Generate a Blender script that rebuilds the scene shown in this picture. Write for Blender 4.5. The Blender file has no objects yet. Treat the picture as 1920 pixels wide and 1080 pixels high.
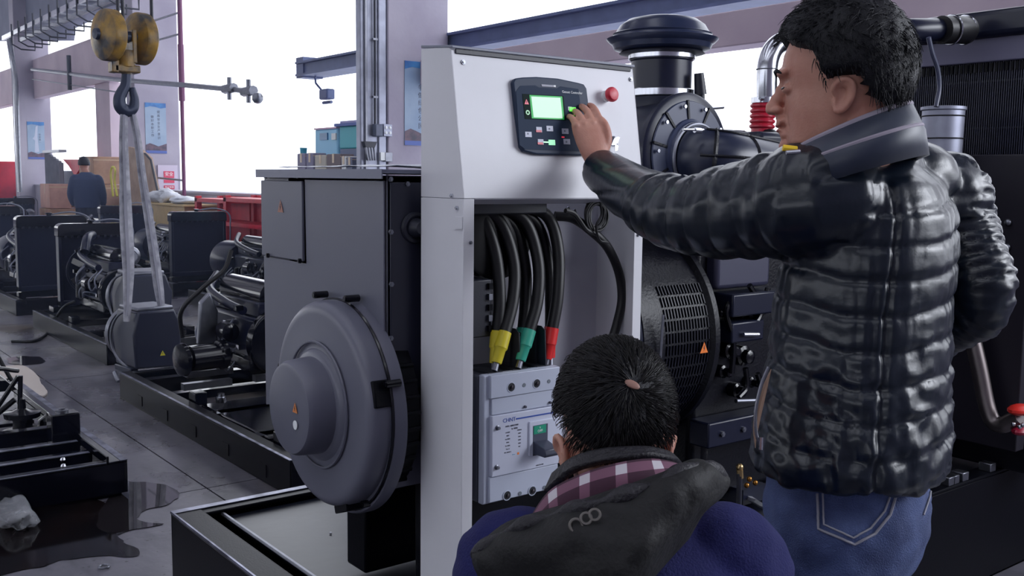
import bpy, bmesh, math, random
import numpy as np
from mathutils import Vector, Matrix, noise
PI = math.pi
rnd = random.Random(7)
S = bpy.context.scene
COL = S.collection

# ---------------------------------------------------------------- camera
YAW, PIT, ROL, FPX, CAMZ = math.radians(52.157), math.radians(6.188), math.radians(.649), 1877.5, 1.43
fw = np.array([math.cos(YAW)*math.cos(PIT), math.sin(YAW)*math.cos(PIT), -math.sin(PIT)])
rt0 = np.array([math.sin(YAW), -math.cos(YAW), 0.]); up0 = np.cross(rt0, fw)
rt = rt0*math.cos(ROL)+up0*math.sin(ROL); up = -rt0*math.sin(ROL)+up0*math.cos(ROL)
cam = bpy.data.cameras.new('camera'); camo = bpy.data.objects.new('camera', cam); COL.objects.link(camo)
cam.sensor_width = 36; cam.lens = 36*FPX/1920; cam.clip_start = .05; cam.clip_end = 400
camo.matrix_world = Matrix(((rt[0], up[0], -fw[0], 0), (rt[1], up[1], -fw[1], 0), (rt[2], up[2], -fw[2], CAMZ), (0, 0, 0, 1)))
S.camera = camo
CP = np.array([0, 0, CAMZ])
def ray(px, py): return fw+rt*(px-960)/FPX-up*(py-540)/FPX
def on(ax, val, px, py):
    i = 'XYZ'.index(ax); d = ray(px, py); return CP+d*((val-CP[i])/d[i])
def dep(d, px, py): return CP+ray(px, py)*d

# ---------------------------------------------------------------- light and exposure
S.view_settings.view_transform = 'Standard'; S.view_settings.look = 'None'
S.view_settings.exposure = 0.0; S.view_settings.gamma = 1; S.view_settings.use_curve_mapping = False
W = bpy.data.worlds.new('overcast_sky'); S.world = W; W.use_nodes = True
W.node_tree.nodes['Background'].inputs[0].default_value = (.86, .9, 1, 1)
W.node_tree.nodes['Background'].inputs[1].default_value = 2.6
def area(name, loc, to, sx, sy, power, col=(.88, .92, 1)):
    l = bpy.data.lights.new(name, 'AREA'); l.shape = 'RECTANGLE'; l.size = sx; l.size_y = sy; l.energy = power; l.color = col
    o = bpy.data.objects.new(name, l); COL.objects.link(o); o.location = loc
    o.rotation_euler = (Vector(to)-Vector(loc)).to_track_quat('-Z', 'Y').to_euler(); return o
area('daylight_through_side_window', (5.2, -2.2, 3.2), (1.4, 1.6, 1.2), 4, 1.8, 190)
area('ceiling_fill_light', (-2.5, 1.0, 7.2), (0, 3, 0), 6, 6, 60)  # added soft fill lamp under the roof, no known skylight

# ---------------------------------------------------------------- materials
def lin(c): return tuple(((x/255)/12.92 if x/255 <= .04045 else ((x/255+.055)/1.055)**2.4) for x in c)+(1,)
MATS = {}
def mat(name, rgb, rough=.5, metal=0., var=0., vscale=6., bump=0., bscale=60., coat=0., spec=.5, emit=0., sheen=0., rgb2=None, alpha=1., trans=0.):
    if name in MATS: return MATS[name]
    m = bpy.data.materials.new(name); m.use_nodes = True; nt = m.node_tree; b = nt.nodes['Principled BSDF']
    c = lin(rgb); b.inputs['Base Color'].default_value = c; b.inputs['Roughness'].default_value = rough; b.inputs['Metallic'].default_value = metal
    b.inputs['Specular IOR Level'].default_value = spec
    if coat: b.inputs['Coat Weight'].default_value = coat; b.inputs['Coat Roughness'].default_value = .12
    if sheen: b.inputs['Sheen Weight'].default_value = sheen
    if trans: b.inputs['Transmission Weight'].default_value = trans
    if alpha < 1: b.inputs['Alpha'].default_value = alpha
    if emit: b.inputs['Emission Color'].default_value = c; b.inputs['Emission Strength'].default_value = emit
    tc = nt.nodes.new('ShaderNodeTexCoord')
    n = nt.nodes.new('ShaderNodeTexNoise'); n.inputs['Scale'].default_value = vscale; n.inputs['Detail'].default_value = 5
    nt.links.new(tc.outputs['Object'], n.inputs['Vector'])
    if var or rgb2:
        r = nt.nodes.new('ShaderNodeMix'); r.data_type = 'RGBA'
        c2 = lin(rgb2) if rgb2 else tuple(x*(1-var) for x in c[:3])+(1,)
        cr = nt.nodes.new('ShaderNodeMapRange'); cr.inputs[1].default_value = .35; cr.inputs[2].default_value = .65
        nt.links.new(n.outputs['Fac'], cr.inputs[0]); nt.links.new(cr.outputs[0], r.inputs[0])
        r.inputs[6].default_value = c; r.inputs[7].default_value = c2; nt.links.new(r.outputs[2], b.inputs['Base Color'])
    if bump:
        n2 = nt.nodes.new('ShaderNodeTexNoise'); n2.inputs['Scale'].default_value = bscale; n2.inputs['Detail'].default_value = 3
        nt.links.new(tc.outputs['Object'], n2.inputs['Vector'])
        bp = nt.nodes.new('ShaderNodeBump'); bp.inputs['Strength'].default_value = bump; bp.inputs['Distance'].default_value = .01
        nt.links.new(n2.outputs['Fac'], bp.inputs['Height']); nt.links.new(bp.outputs[0], b.inputs['Normal'])
    MATS[name] = m; return m
PANEL = mat('light_grey_powder_coat', (222, 222, 228), .45, var=.05, bump=.03, bscale=500)
PANELIN = mat('grey_sheet_steel', (205, 205, 215), .4, var=.08)
DARKGREY = mat('charcoal_with_sheen', (100, 101, 116), .38, bump=.05, bscale=700, spec=.6)  # sheen on the alternator's end is put into this lighter charcoal
BLACKG = mat('black_gloss_paint', (12, 13, 22), .2, coat=.2, spec=.4, bump=.03, bscale=90)
BLACKS = mat('black_satin_paint', (11, 12, 19), .36, spec=.12, bump=.05, bscale=200)
RUBBER = mat('black_rubber', (18, 18, 22), .45, spec=.5)
PLAST = mat('dark_plastic', (34, 36, 48), .42, bump=.04, bscale=300)
STEEL = mat('bright_steel', (200, 202, 210), .22, 1.)
STEELD = mat('dull_steel', (140, 142, 152), .38, 1., var=.2, vscale=20)
GALV = mat('galvanised_steel', (165, 168, 185), .45, .6, var=.2, vscale=9)
CORE = mat('black_radiator_fins', (18, 23, 46), .55, spec=.15, bump=.3, bscale=400)  # navy veil of the haze put into the fin colour
MCCB = mat('light_grey_moulded_plastic', (188, 194, 212), .4, var=.03)
MCCBD = mat('dark_grey_moulded_plastic', (58, 60, 74), .4)
YEL = mat('yellow_heat_shrink', (226, 208, 52), .4, var=.08, vscale=30)
TEAL = mat('green_heat_shrink', (60, 175, 150), .4, var=.08, vscale=30)
RED = mat('red_heat_shrink', (222, 44, 44), .4)
REDP = mat('red_plastic', (200, 40, 62), .35)
REDM = mat('red_machine_paint', (205, 36, 58), .5, var=.2)
ORANGE = mat('orange_sticker', (245, 130, 50), .5)
YSTK = mat('yellow_sticker', (225, 215, 60), .5)
WHITE = mat('white_print', (235, 238, 240), .6)
INK = mat('dark_print', (60, 62, 78), .6)
BLUEINK = mat('blue_print', (50, 80, 165), .5)
HOOKY = mat('worn_yellow_paint', (168, 130, 48), .4, rgb2=(62, 60, 62), vscale=9, bump=.2, bscale=40)
HOOKB = mat('hook_dark_steel', (44, 52, 74), .4, .3)
WEB = mat('grey_sling_webbing', (196, 196, 204), .9, rgb2=(140, 140, 152), vscale=14, bump=.1, bscale=200)
PLASTER = mat('painted_plaster', (176, 170, 184), .85, rgb2=(156, 149, 166), vscale=1.3, bump=.2, bscale=14)
PINKP = mat('pinkish_plaster', (205, 188, 200), .85, rgb2=(184, 166, 182), vscale=1.1, bump=.2, bscale=14)
GIRD = mat('blue_grey_steel_girder', (92, 104, 146), .5, var=.2)
CARTON = mat('brown_cardboard', (188, 150, 122), .8, rgb2=(160, 124, 102), vscale=5)
WOOD = mat('pale_plywood', (176, 150, 132), .7, rgb2=(150, 124, 108), vscale=4)
TABLE = mat('tan_painted_board', (196, 168, 120), .6, var=.15)
POLY = mat('clear_plastic_sheet', (225, 228, 236), .25, alpha=.32, bump=.8, bscale=25)
POLYW = mat('white_plastic_bag', (215, 218, 228), .35, bump=.8, bscale=25)

# ---------------------------------------------------------------- builders
def cl(name): return name
def tag(o, label=None, cat=None, group=None, kind=None):
    if label: o['label'] = label
    if cat: o['category'] = cat
    if group: o['group'] = group
    if kind: o['kind'] = kind
    return o
def thing(name, label, cat, loc=(0, 0, 0), rz=0, group=None):
    o = bpy.data.objects.new(name, None); COL.objects.link(o); o.empty_display_size = .1
    o.matrix_world = Matrix.Translation(loc) @ Matrix.Rotation(rz, 4, 'Z')
    o.location = loc; o.rotation_euler = (0, 0, rz)
    return tag(o, label, cat, group)
def rootmat(o):
    m = Matrix.Identity(4)
    while o is not None:
        m = (Matrix.Translation(o.location) @ o.rotation_euler.to_matrix().to_4x4()) @ m; o = o.parent
    return m
def frame(d, upv=None):
    d = Vector(d).normalized()
    u = Vector(upv) if upv is not None else (Vector((0, 0, 1)) if abs(d.z) < .95 else Vector((0, 1, 0)))
    s = d.cross(u).normalized(); return s, s.cross(d).normalized(), d      # side, up, dir
class MB:
    def __init__(s, loc=False): s.v = []; s.f = []; s.mi = []; s.cur = 0; s.local = loc
    def add(s, vs, fs):
        n = len(s.v); s.v += [tuple(v) for v in vs]; s.f += [tuple(i+n for i in f) for f in fs]; s.mi += [s.cur]*len(fs); return s
    def m(s, i): s.cur = i; return s
    def box(s, lo, hi, M=None):
        x0, y0, z0 = lo; x1, y1, z1 = hi
        v = [Vector(p) for p in ((x0, y0, z0), (x1, y0, z0), (x1, y1, z0), (x0, y1, z0), (x0, y0, z1), (x1, y0, z1), (x1, y1, z1), (x0, y1, z1))]
        if M is not None: v = [M @ p for p in v]
        return s.add(v, [(3, 2, 1, 0), (4, 5, 6, 7), (0, 1, 5, 4), (1, 2, 6, 5), (2, 3, 7, 6), (3, 0, 4, 7)])
    def cbox(s, c, d, M=None): return s.box([c[i]-d[i]/2 for i in range(3)], [c[i]+d[i]/2 for i in range(3)], M)
    def prism(s, poly, vec):            # poly: 3-D points, extruded by vec
        n = len(poly); a = [Vector(p) for p in poly]; b = [p+Vector(vec) for p in a]
        nrm = sum(((a[i]-a[0]).cross(a[(i+1) % n]-a[0]) for i in range(n)), Vector())
        fs = [tuple(range(n)), tuple(reversed(range(n, 2*n)))]+[(i, n+i, n+(i+1) % n, (i+1) % n) for i in range(n)]
        if nrm.dot(Vector(vec)) > 0: fs = [tuple(reversed(f)) for f in fs]
        return s.add(a+b, fs)
    def rings(s, rs, cap=True, closed=False):
        n = len(rs[0]); vs = [p for r in rs for p in r]; fs = []
        k = len(rs)
        for i in range(k if closed else k-1):
            for j in range(n):
                a = i*n+j; b = i*n+(j+1) % n; c = ((i+1) % k)*n+(j+1) % n; d = ((i+1) % k)*n+j; fs.append((a, b, c, d))
        if cap and not closed: fs += [tuple(reversed(range(n))), tuple(range((k-1)*n, k*n))]
        return s.add(vs, fs)
    def cyl(s, p, q, r, r2=None, n=16):
        p = Vector(p); q = Vector(q); r2 = r if r2 is None else r2; sd, u, _ = frame(q-p)
        return s.rings([[c+(sd*math.cos(a)+u*math.sin(a))*rr for a in (-2*PI*i/n for i in range(n))] for c, rr in ((p, r), (q, r2))][::1])
    def lathe(s, o, axis, prof, n=24, upv=None, cap=True):   # prof: (distance along axis, radius)
        o = Vector(o); sd, u, d = frame(axis, upv)
        return s.rings([[o+d*t+(sd*math.cos(a)+u*math.sin(a))*r for a in (-2*PI*i/n for i in range(n))] for t, r in prof], cap)
    def tube(s, pts, r, n=8, rf=None):
        pts = [Vector(p) for p in pts]; rs = []; u = None
        for i, p in enumerate(pts):
            d = (pts[min(i+1, len(pts)-1)]-pts[max(i-1, 0)]).normalized()
            if u is None: sd, u, _ = frame(d)
            sd = d.cross(u)
            if sd.length < 1e-4: sd, u, _ = frame(d)
            sd.normalize(); u = sd.cross(d).normalized()
            rr = r[i] if isinstance(r, (list, tuple)) else r
            rs.append([p+(sd*math.cos(a)+u*math.sin(a))*rr for a in (-2*PI*j/n for j in range(n))])
        return s.rings(rs)
    def ball(s, c, r, n=12, sc=(1, 1, 1), M=None):
        c = Vector(c); rs = []
        for i in range(1, n//2):
            t = PI*i/(n//2); rs.append([Vector((r*sc[0]*math.sin(t)*math.cos(a), r*sc[1]*math.sin(t)*math.sin(a), -r*sc[2]*math.cos(t))) for a in (2*PI*j/n for j in range(n))])
        rs = [[Vector((0, 0, -r*sc[2]*.99))+p*.12*0+Vector((p.x*.02, p.y*.02, 0)) for p in rs[0]]]+rs+[[Vector((p.x*.02, p.y*.02, r*sc[2]*.99)) for p in rs[-1]]]
        if M is not None: rs = [[M @ p for p in q] for q in rs]
        return s.rings([[c+p for p in q] for q in rs])
    def torus(s, c, axis, R, r, n=32, m=8, a0=0, a1=2*PI, sc=1):
        c = Vector(c); sd, u, d = frame(axis); full = abs(a1-a0-2*PI) < 1e-3; k = n if full else n+1
        rs = []
        for i in range(k):
            a = a0+(a1-a0)*i/n; e = sd*math.cos(a)+u*math.sin(a)*sc
            rs.append([c+e*R+(e*math.cos(b)+d*math.sin(b))*r for b in (2*PI*j/m for j in range(m))])
        return s.rings(rs, closed=full)
    def build(s, name, mt, parent=None, smooth=None, bevel=0, seg=2, label=None, world=True, mods=None):
        me = bpy.data.meshes.new(name)
        vs = s.v
        if parent is not None and world and not s.local:
            inv = rootmat(parent).inverted(); vs = [inv @ Vector(v) for v in vs]
        me.from_pydata([tuple(v) for v in vs], [], s.f)
        ms = mt if isinstance(mt, (list, tuple)) else [mt]
        for q in ms: me.materials.append(q)
        if len(ms) > 1: me.polygons.foreach_set('material_index', s.mi)
        me.validate(); me.update()
        o = bpy.data.objects.new(name, me); COL.objects.link(o)
        if parent is not None: o.parent = parent
        if smooth is None: smooth = 35
        if smooth: me.shade_smooth(); me.set_sharp_from_angle(angle=math.radians(smooth))
        if bevel:
            b = o.modifiers.new('bevel', 'BEVEL'); b.width = bevel; b.segments = seg; b.limit_method = 'ANGLE'; b.angle_limit = math.radians(40)
        if label: o['label'] = label
        return o
def kids(o): return [c for c in bpy.data.objects if c.parent == o]
KIDS = {}
def copy_tree(o, loc=None, rz=None, label=None, group=None, parent=None):
    c = o.copy(); COL.objects.link(c)
    if parent is not None: c.parent = parent
    if loc is not None: c.location = loc
    if rz is not None: c.rotation_euler = (0, 0, rz)
    if label: c['label'] = label
    if group: c['group'] = group
    for ch in o.children: copy_tree(ch, parent=c)
    return c
def spl(pts, n=8):                       # Catmull-Rom through pts
    P = [Vector(p) for p in pts]; P = [P[0]*2-P[1]]+P+[P[-1]*2-P[-2]]; out = []
    for i in range(1, len(P)-2):
        for k in range(n):
            t = k/n; a, b, c, d = P[i-1:i+3]
            out.append(.5*((2*b)+(c-a)*t+(2*a-5*b+4*c-d)*t*t+(3*b-a-3*c+d)*t**3))
    out.append(P[-2]); return out
def text(body, size, mt, parent, M, name='lettering', ext=.0004, align='CENTER'):
    cu = bpy.data.curves.new(name, 'FONT'); cu.body = body; cu.size = size; cu.extrude = ext; cu.align_x = align; cu.align_y = 'CENTER'; cu.resolution_u = 2
    o = bpy.data.objects.new(name, cu); COL.objects.link(o); bpy.context.view_layer.update()
    me = bpy.data.meshes.new_from_object(o.evaluated_get(bpy.context.evaluated_depsgraph_get())); bpy.data.objects.remove(o)
    me.name = name; me.materials.clear(); me.materials.append(mt)
    inv = rootmat(parent).inverted() if parent else Matrix.Identity(4)
    me.transform(inv @ M); o = bpy.data.objects.new(name, me); COL.objects.link(o); o.parent = parent
    return o
def plane_M(o, u, v):                    # matrix whose x,y run along u,v at origin o
    u = Vector(u).normalized(); v = Vector(v); v = (v-u*v.dot(u)).normalized(); n = u.cross(v)
    return Matrix(((u.x, v.x, n.x, o[0]), (u.y, v.y, n.y, o[1]), (u.z, v.z, n.z, o[2]), (0, 0, 0, 1)))
def remesh(mb, voxel, smooth=4, fac=.5):
    me = bpy.data.meshes.new('tmp'); me.from_pydata([tuple(v) for v in mb.v], [], mb.f); me.update()
    bm = bmesh.new(); bm.from_mesh(me); bmesh.ops.recalc_face_normals(bm, faces=bm.faces); bm.to_mesh(me); bm.free()
    o = bpy.data.objects.new('tmp', me); COL.objects.link(o)
    r = o.modifiers.new('r', 'REMESH'); r.mode = 'VOXEL'; r.voxel_size = voxel
    if smooth: q = o.modifiers.new('s', 'SMOOTH'); q.factor = fac; q.iterations = smooth
    bpy.context.view_layer.update()
    out = bpy.data.meshes.new_from_object(o.evaluated_get(bpy.context.evaluated_depsgraph_get())); bpy.data.objects.remove(o)
    return out
def vget(me):
    n = len(me.vertices); a = np.empty(n*3); me.vertices.foreach_get('co', a)
    b = np.empty(n*3, dtype=np.float32); me.vertex_normals.foreach_get('vector', b); return a.reshape(-1, 3), b.reshape(-1, 3).astype(float)
def vset(me, a): me.vertices.foreach_set('co', a.ravel()); me.update()
def link_mesh(name, me, mts, parent, label=None):
    inv = rootmat(parent).inverted(); me.transform(inv); me.materials.clear()
    for m in (mts if isinstance(mts, (list, tuple)) else [mts]): me.materials.append(m)
    me.name = name; me.shade_smooth(); o = bpy.data.objects.new(name, me); COL.objects.link(o); o.parent = parent
    if label: o['label'] = label
    return o
def bolts(name, mt, parent, pts, axis, r=.006, h=.006, hexa=True):
    mb = MB(); mb.local = True; mb.cyl((0, 0, 0), (0, 0, h), r, n=6 if hexa else 12); mb.cyl((0, 0, h), (0, 0, h+.002), r*.55, n=8)
    first = None; inv = rootmat(parent).inverted(); q = Vector(axis).to_track_quat('Z', 'Y').to_matrix().to_4x4()
    for p in pts:
        if first is None: first = o = mb.build(name, mt, parent)
        else:
            o = first.copy(); COL.objects.link(o)
        o.matrix_basis = inv @ Matrix.Translation(Vector(p)) @ q
    return first
def warning(parent, c, u, v, s, mt=ORANGE, name='warning_sticker'):
    M = plane_M(c, u, v); mb = MB(); mb.prism([M @ Vector(p) for p in ((-s*.5, -s*.45, 0), (s*.5, -s*.45, 0), (0, s*.5, 0))], (M.col[2].to_3d())*.0008)
    o = mb.build(name, mt, parent, label='triangular warning sticker with a flash')
    b = MB(); pts = ((.02, .22), (-.1, -.08), (-.01, -.06), (-.05, -.3), (.1, .0), (.01, -.01), (.07, .2))
    b.prism([M @ Vector((x*s, y*s, .0008)) for x, y in pts], (M.col[2].to_3d())*.0006); b.build('flash_mark', INK, o); return o
# ================================================================ the hall
def floor_mat():
    m = bpy.data.materials.new('stained_concrete'); m.use_nodes = True; nt = m.node_tree; b = nt.nodes['Principled BSDF']; L = nt.links.new
    g = nt.nodes.new('ShaderNodeNewGeometry')
    def noi(s, d=6, stretch=None):
        n = nt.nodes.new('ShaderNodeTexNoise'); n.inputs['Scale'].default_value = s; n.inputs['Detail'].default_value = d
        if stretch:
            mp = nt.nodes.new('ShaderNodeMapping'); mp.inputs['Scale'].default_value = stretch; L(g.outputs['Position'], mp.inputs[0]); L(mp.outputs[0], n.inputs['Vector'])
        else: L(g.outputs['Position'], n.inputs['Vector'])
        return n
    def rng(n, a, b_, c=0., d=1.):
        r = nt.nodes.new('ShaderNodeMapRange'); r.inputs[1].default_value = a; r.inputs[2].default_value = b_; r.inputs[3].default_value = c; r.inputs[4].default_value = d; L(n.outputs[0], r.inputs[0]); return r
    def mix(f, a, b_):
        x = nt.nodes.new('ShaderNodeMix'); x.data_type = 'RGBA'; L(f.outputs[0], x.inputs[0])
        for i, c in ((6, a), (7, b_)):
            if isinstance(c, tuple): x.inputs[i].default_value = lin(c)
            else: L(c.outputs[2], x.inputs[i])
        return x
    a = mix(rng(noi(1.6), .35, .65), (112, 110, 120), (84, 82, 92)); a = mix(rng(noi(7, 4, (1, .35, 1)), .5, .75), a, (62, 61, 70)); a = mix(rng(noi(.55, 3), .56, .64), a, (80, 72, 66))
    a = mix(rng(noi(30, 2), .66, .72), a, (52, 50, 58))
    L(a.outputs[2], b.inputs['Base Color']); L(rng(noi(1.1, 5), .35, .7, .16, .5).outputs[0], b.inputs['Roughness'])
    bp = nt.nodes.new('ShaderNodeBump'); bp.inputs['Strength'].default_value = .12; bp.inputs['Distance'].default_value = .01; L(noi(18, 4).outputs[0], bp.inputs['Height']); L(bp.outputs[0], b.inputs['Normal'])
    return m
FLOOR = floor_mat()
def struct(name, mb, mt, **k): o = mb.build(name, mt, None, **k); o['kind'] = 'structure'; return o
fl = struct('floor', MB().box((-12, -8, -.3), (6.2, 36, -.012)), FLOOR)
for i, x in enumerate(np.arange(-10.35, 5, 3)):
    for j, y in enumerate(np.arange(-7.6, 34, 3)):
        x1 = min(x+3, 6.15); mb = MB().box((x+.004, y+.004, -.05), (x1-.004, y+3-.004, 0)); mb.build('floor_slab', FLOOR, fl)
struct('yard_ground', MB().box((6.2, -30, -.4), (90, 90, -.3)), mat('pale_yard_concrete', (214, 216, 222), .9))
for n, Y, d in (('pillar_near', 8.62, .42), ('pillar_middle', 16.43, .42), ('pillar_far', 24.72, .42), ('pillar_behind', .6, .42)):
    p = struct(n, MB().box((5.13, Y, 0), (5.84, Y+d, 7.9)), PLASTER, bevel=.012)
# walls between pillars: sill walls and lintels
wl = struct('wall_right', MB().box((5.45, -8, 0), (5.75, 36, 1.17)), PLASTER)
MB().box((5.42, -8, 1.17), (5.8, 36, 1.2)).build('window_sill', mat('sill_concrete', (170, 168, 182), .7), wl)
MB().box((5.5, -8, 2.36), (5.72, 8.62, 2.60)).build('lintel', PINKP, wl, bevel=.01)
MB().box((5.5, 16.85, 3.12), (5.72, 24.72, 3.98)).build('lintel', PINKP, wl, bevel=.01)
MB().box((5.5, 25.1, 3.12), (5.72, 36, 3.98)).build('lintel', PINKP, wl, bevel=.01)
MB().box((5.55, 19.2, 1.2), (5.75, 20.1, 3.12)).build('window_pier', PINKP, wl)
MB().box((5.48, -8, 4.6), (5.74, 6, 7.9)).build('upper_wall', PLASTER, wl)
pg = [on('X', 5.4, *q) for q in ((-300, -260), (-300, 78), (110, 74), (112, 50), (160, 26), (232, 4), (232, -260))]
MB().prism(pg, (.3, 0, 0)).build('upper_wall', mat('dark_roof_concrete', (128, 130, 150), .9, var=.25, vscale=1.5), wl)  # blotchy blue-grey concrete, darker than the plaster
GIR = MB().box((5.88, 2.0, 2.73), (6.12, 12.1, 2.89)); GIR.box((5.82, 2.0, 2.72), (6.2, 12.1, 2.745)); GIR.box((5.82, 2.0, 2.875), (6.2, 12.1, 2.9)); GIR.box((5.86, 11.95, 2.7), (6.14, 12.15, 2.96))
g = struct('trim_1', GIR, GIRD)
pst = MB().box((5.9, 11.9, 0), (6.1, 12.1, 2.66)); pst.box((5.9, 2.1, 0), (6.1, 2.3, 2.76)); 
# roof with skylights, unseen side walls with window bands
rf = MB()
for y in np.arange(-8, 36, 4.): rf.box((-12, y, 7.9), (6.2, y+3.1, 8.1))
rf.box((-12, -8, 7.9), (-9, 36, 8.1)); rf.box((3, -8, 7.9), (6.2, 36, 8.1)); struct('ceiling', rf, PLASTER)
wf = struct('wall_left', MB().box((-12.2, -8, 0), (-12, 36, 2.4)).box((-12.2, -8, 5.2), (-12, 36, 8)), mat('grey_hall_wall', (104, 106, 116), .85))
for y in np.arange(-8, 36, 4.): MB().box((-12.25, y, 2.4), (-11.95, y+.5, 5.2)).build('window_pier', PLASTER, wf)
struct('wall_far', MB().box((-12, 36, 0), (6, 36.2, 1.6)).box((-12, 36, 6), (6, 36.2, 8)), PLASTER)
struct('wall_near', MB().box((-12, -8.2, 0), (6.2, -8, 8)), PLASTER)

# posters on the pillars
BLUEH = mat('poster_blue', (40, 92, 160), .4, rgb2=(60, 130, 190), vscale=8)
PB = mat('poster_pale_blue', (128, 150, 178), .35, rgb2=(150, 168, 190), vscale=3)
PR = mat('poster_brown_picture', (104, 76, 92), .4, rgb2=(58, 50, 70), vscale=14)
PBL = mat('poster_violet_foot', (70, 92, 165), .4)
def poster(x, Y, w, z0, z1, label, lines, mists=()):
    h = z1-z0; b = MB().box((x, Y-.008, z0), (x+w, Y-.001, z1)).build('poster', PB, None); tag(b, label, 'poster')
    MB().prism([(x, Y-.0085, z1), (x+w, Y-.0085, z1)]+[(x+w*(1-t), Y-.0085, z1-h*(.085+.02*math.sin(t*7))) for t in (0, .25, .5, .75, 1)], (0, -.0015, 0)).build('poster_header', BLUEH, b)
    MB().prism([(x, Y-.0085, z0), (x+w, Y-.0085, z0)]+[(x+w*(1-t), Y-.0085, z0+h*(.17+.03*math.cos(t*8))) for t in (0, .2, .4, .6, .8, 1)], (0, -.001, 0)).build('poster_picture', PR, b)
    MB().box((x, Y-.0115, z0), (x+w, Y-.0095, z0+h*.055)).build('poster_footer', PBL, b)
    for cx, top, sz, s in lines:
        for i, ch in enumerate(s): text(ch, sz, INK, b, plane_M((x+w*cx, Y-.0088, z0+h*top-i*sz*1.18), (1, 0, 0), (0, 0, 1)), 'poster_lettering')
    for q in mists:
        MB().prism([(x+w*a, Y-.0086, z0+h*c) for a, c in q], (0, -.001, 0)).build('pale_streak', mat('poster_mist', (178, 184, 204), .4), b)
    return b
poster(5.318, 8.62, .34, 1.758, 2.585, 'blue slogan poster on the pillar right behind the control cabinet', [(.55, .69, .064, '争做绿色公民')])
poster(5.286, 16.43, .335, 1.784, 2.587, 'blue slogan poster with two columns of writing on the pillar behind the lifting slings', [(.64, .82, .05, '提高安全生产意识'), (.34, .72, .05, '做好本职工作')])
poster(5.324, 24.72, .36, 1.766, 2.603, 'small blue poster with a pale streak on the farthest left pillar', [(.72, .66, .05, '安全第一')], [[(.5, .87), (.62, .9), (.58, .6), (.66, .2), (.4, .18), (.44, .5), (.3, .55), (.42, .62)]])

# red and white notice on the middle pillar
nb = MB().box((5.46, 16.395, .9), (5.78, 16.42, 1.6)).build('notice_board', mat('pale_lilac_board', (196, 186, 206), .5), None); tag(nb, 'pale notice board with red printed blocks low on the middle pillar', 'sign')
for z, hh in ((1.5, .11), (1.36, .05), (1.27, .06)): MB().box((5.55, 16.388, z-hh), (5.72, 16.396, z)).build('red_block', mat('red_print', (205, 60, 92), .5), nb)
text('安全', .07, WHITE, nb, plane_M((5.635, 16.386, 1.45), (1, 0, 0), (0, 0, 1)))
text('禁止吸烟', .036, WHITE, nb, plane_M((5.635, 16.386, 1.24), (1, 0, 0), (0, 0, 1)))

# steel casing with conduit and sockets on the near pillar
c = thing('cable_casing', 'tall grey steel cable casing running up the left of the near pillar', 'casing', (4.96, 8.8, 0))
MB().box((4.84, 8.65, 0), (5.122, 8.74, 7.9)).build('casing_body', GALV, c, bevel=.012)
MB().box((4.88, 8.625, 0), (4.91, 8.655, 7.9)).build('corner_strip', STEELD, c, bevel=.006)
MB().box((5.03, 8.63, 0), (5.12, 8.655, 7.9)).build('corner_strip', GALV, c, bevel=.01)
t = thing('conduit', 'thin dark conduit running down the near pillar into a switch box', 'conduit', (4.98, 8.63, 1.9))
MB().cyl((4.985, 8.62, 1.9), (4.985, 8.62, 7.8), .012, n=8).build('pipe', PLAST, t)
for z in (2.2, 2.75, 3.3, 3.9): MB().box((4.96, 8.605, z), (5.01, 8.635, z+.02)).build('clamp', STEELD, t)
sb = thing('switch_box', 'dark grey switch box at the foot of the conduit on the near pillar', 'switch box', (5.0, 8.6, 1.85))
MB().box((4.955, 8.57, 1.83), (5.045, 8.63, 1.95)).build('box_body', mat('box_grey', (80, 88, 108), .5), sb, bevel=.006); MB().box((4.965, 8.563, 1.84), (5.035, 8.571, 1.94)).build('box_cover', mat('box_grey2', (94, 100, 120), .5), sb)
ws = thing('socket_outlet', 'white double socket outlet beside the switch box on the near pillar', 'socket', (5.1, 8.6, 1.85))
MB().box((5.065, 8.59, 1.835), (5.16, 8.63, 1.955)).build('outlet_plate', GALV, ws, bevel=.004)
for x in (5.09, 5.135):
    for z in (1.87, 1.92): MB().ball((x, 8.588, z), .016, 10, (1, .5, 1)).build('outlet', WHITE, ws)
lp = thing('hanging_tool', 'small dark clamp-on tool rack hanging low on the near pillar casing', 'tool rack', (4.95, 8.6, 1.6))
MB().prism([(4.85, 8.6, 1.78), (5.0, 8.6, 1.78), (4.97, 8.6, 1.72), (4.87, 8.6, 1.72)], (0, .05, 0)).build('tray', PLAST, lp, bevel=.004)
for i in range(4): MB().tube([(4.87+.03*i, 8.6, 1.72), (4.87+.03*i, 8.585, 1.66), (4.89+.025*i, 8.59, 1.6)], .012, 8).build('tool', STEELD, lp)
bx = thing('meter_box', 'small beige and grey meter box under the socket on the near pillar', 'meter box', (5.1, 8.6, 1.62))
MB().box((5.03, 8.59, 1.6), (5.08, 8.63, 1.68)).build('white_module', WHITE, bx, bevel=.003); MB().box((5.08, 8.585, 1.59), (5.16, 8.63, 1.68)).build('grey_module', STEELD, bx, bevel=.003)

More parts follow.
